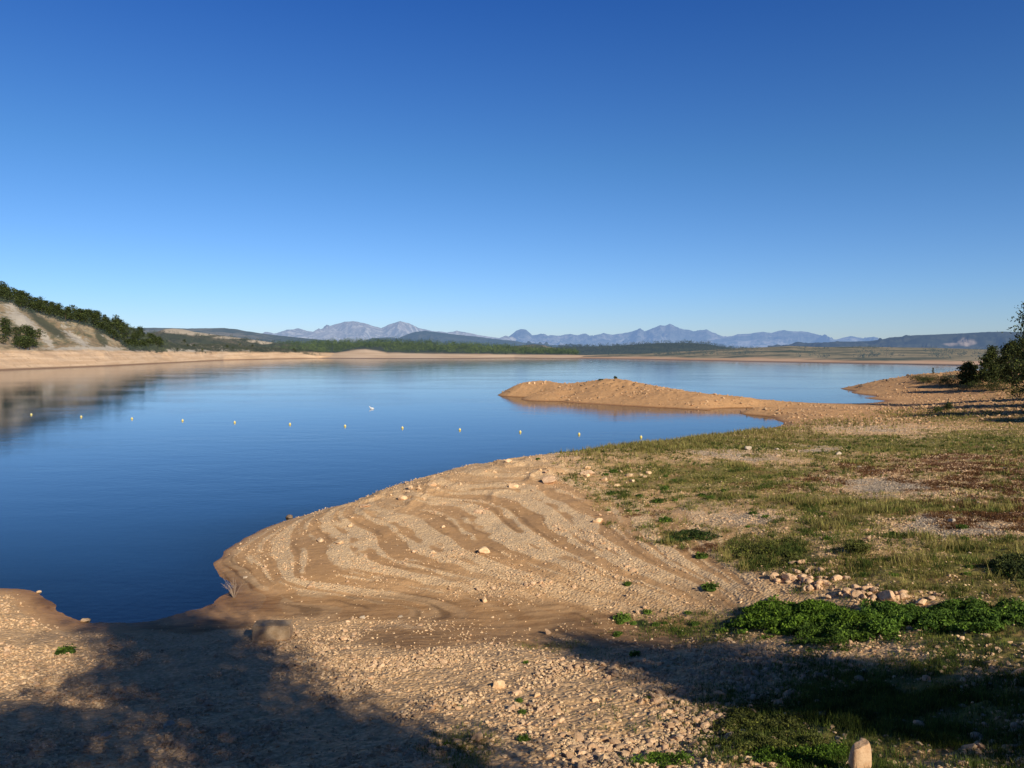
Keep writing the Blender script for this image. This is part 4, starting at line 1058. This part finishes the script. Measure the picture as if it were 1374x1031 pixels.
# grass: blades in tufts over the upland
def grass(name, label, weight, n, blades, h0, h1, mat, seed):
    r = np.random.default_rng(seed); idx = pick(weight, n); dd = np.hypot(TX[idx], TY[idx])
    x = TX[idx] + r.normal(size=n) * .004 * dd; y = TY[idx] + r.normal(size=n) * .004 * dd; z = TZ[idx]
    m = n * blades; k = np.repeat(np.arange(n), blades)
    a = r.uniform(0, 6.28, m); hh_ = (h0 + (h1 - h0) * r.uniform(size=m) ** 1.5); wd = np.maximum(.006, .00035 * dd[k])
    bx = x[k] + r.normal(size=m) * .05; by = y[k] + r.normal(size=m) * .05; bz = z[k] - .01
    ln = hh_ * r.uniform(.15, .7, m); a2 = a + 1.57
    V = np.stack([np.stack([bx - wd * np.cos(a2), by - wd * np.sin(a2), bz], -1), np.stack([bx + wd * np.cos(a2), by + wd * np.sin(a2), bz], -1),
                  np.stack([bx + ln * np.cos(a), by + ln * np.sin(a), bz + hh_], -1)], 1)
    set_props(link(name, np_mesh(name, V.reshape(-1, 3), np.arange(m * 3).reshape(m, 3), mat)), label, kind='stuff')
gclump = sstep(-.3, .4, fbm(TX * 1.1, TY * 1.1, 4, 71))
dry = leaf_mat('dry_grass', (.18, .155, .045), (.42, .34, .125), trans=.3)
green = leaf_mat('green_grass', (.10, .13, .025), (.25, .26, .06), trans=.3)
w_gr = np.where(TC['grass'] > .18, TC['grass'], 0) * (.15 + gclump)
grass('grass', 'short dry straw grass on the upland', w_gr * (tpy < 800), 30000, 5, .04, .16, dry, 1)
grass('grass', 'short green grass on the upland and lower slope', w_gr, 34000, 5, .03, .12, green, 2)
grass('grass', 'low green herbs under the shade at lower right', blobs(tpx, tpy, [(1220,965,190,58,1.),(1330,900,90,30,.7),(1120,1010,110,26,.6),(900,842,60,14,.25)]) * (.1 + gclump), 15000, 6, .04, .16, herb_green, 4)
rust = leaf_mat('rusty_herb', (.10, .045, .02), (.24, .115, .05), trans=.2)
grass('grass', 'rusty brown herbs on the right of the upland', np.where(TC['red'] > .3, TC['red'], 0) * (.2 + gclump), 9000, 6, .03, .14, rust, 5)
tuft = sstep(.12, .45, fbm(TX * 1.7, TY * 1.7, 3, 83))
grass('grass', 'darker green tufts standing out of the thin grass', w_gr * tuft * (tpy < 830) * (tpy > 585), 6000, 9, .08, .26, herb_green, 6)
grass('grass', 'thin dry stalks scattered over the upland', w_gr * sstep(.3, .6, fbm(TX * .6, TY * .6, 3, 84)) * (tpy < 830), 2500, 4, .2, .5, dry, 7)
crest = blobs(tpx, tpy, [(860,598,70,8,1.),(940,588,80,8,1.),(1010,582,60,9,1.),(1120,568,70,6,.5),(820,606,40,6,.6),(1250,556,60,5,.7)])
grass('grass', 'taller pale grass along the bank crest above the inlet', crest * (TZ > .5), 3500, 5, .15, .5, dry, 3)

# ------------------------------------------------------------------ buoys and the bird
bm_, nt = new_mat('yellow_buoy'); T = NT(nt); n = T.noise(12, 3, .5, T.pos()); T.out(T.bsdf(T.mix(n, (.74, .58, .14), (.80, .66, .22)), .4, None, .5))
wm_, nt = new_mat('white_collar'); T = NT(nt); n = T.noise(10, 3, .5, T.pos()); T.out(T.bsdf(T.mix(n, (.70, .69, .64), (.82, .81, .78)), .5))
def lathe(prof, seg=20):
    V = [(r_ * math.cos(2 * math.pi * k / seg), r_ * math.sin(2 * math.pi * k / seg), z_) for r_, z_ in prof for k in range(seg)]
    F_ = [[i * seg + k, i * seg + (k + 1) % seg, (i + 1) * seg + (k + 1) % seg, (i + 1) * seg + k] for i in range(len(prof) - 1) for k in range(seg)]
    return np.array(V), np.array(F_)
fv, ff = lathe([(.001, -.20), (.14, -.17), (.23, -.08), (.27, .05), (.265, .14), (.22, .25), (.14, .33), (.07, .36)])
cv2, cf2 = lathe([(.09, .345), (.10, .36), (.085, .44), (.03, .47), (.001, .472)])
bu_f = np_mesh('buoy_float', fv, ff, bm_, True); bu_c = np_mesh('buoy_cap', cv2, cf2, wm_, True)
for i, (px, py) in enumerate([(42,557),(109,560),(177,562.5),(245,565),(315,567.5),(389,570),(463,572.5),(540,575),(617,577.5),(698,580.5),(777,583.5),(860,587.5)]):
    x, y, _ = gp(px, py, 0)
    e = bpy.data.objects.new('buoy', None); C.objects.link(e); e.location = (float(x), float(y), .02); e.empty_display_size = .2
    e.rotation_euler = (random.uniform(-.1, .1), random.uniform(-.1, .1), i)
    set_props(e, 'small yellow buoy floating in the straight line across the bay', 'buoy', 'yellow buoys in a line across the bay')
    e.scale = (.55, .55, .55); link('float', bu_f).parent = e; link('cap', bu_c).parent = e
x, y, _ = gp(499, 549, 0)
bw, nt = new_mat('white_plumage'); T = NT(nt); n = T.noise(9, 3, .5, T.pos()); T.out(T.bsdf(T.mix(n, (.74, .74, .74), (.85, .85, .84)), .7))
prof = [(-.30, .03, .10), (-.20, .08, .09), (-.05, .125, .09), (.10, .12, .10), (.20, .085, .13), (.25, .06, .19), (.28, .052, .27), (.32, .05, .32), (.37, .03, .32), (.42, .008, .31)]
v, f = tube([(p_[0], 0, p_[2]) for p_ in prof], [p_[1] for p_ in prof], 12)
o = link('water_bird', np_mesh('water_bird', v, f, bw, True), (float(x), float(y), -.02)); o.rotation_euler = (0, 0, 2.9); o.scale = (1.3, 1.3, 1.3)
set_props(o, 'small white bird floating alone on the water beyond the buoy line', 'bird')
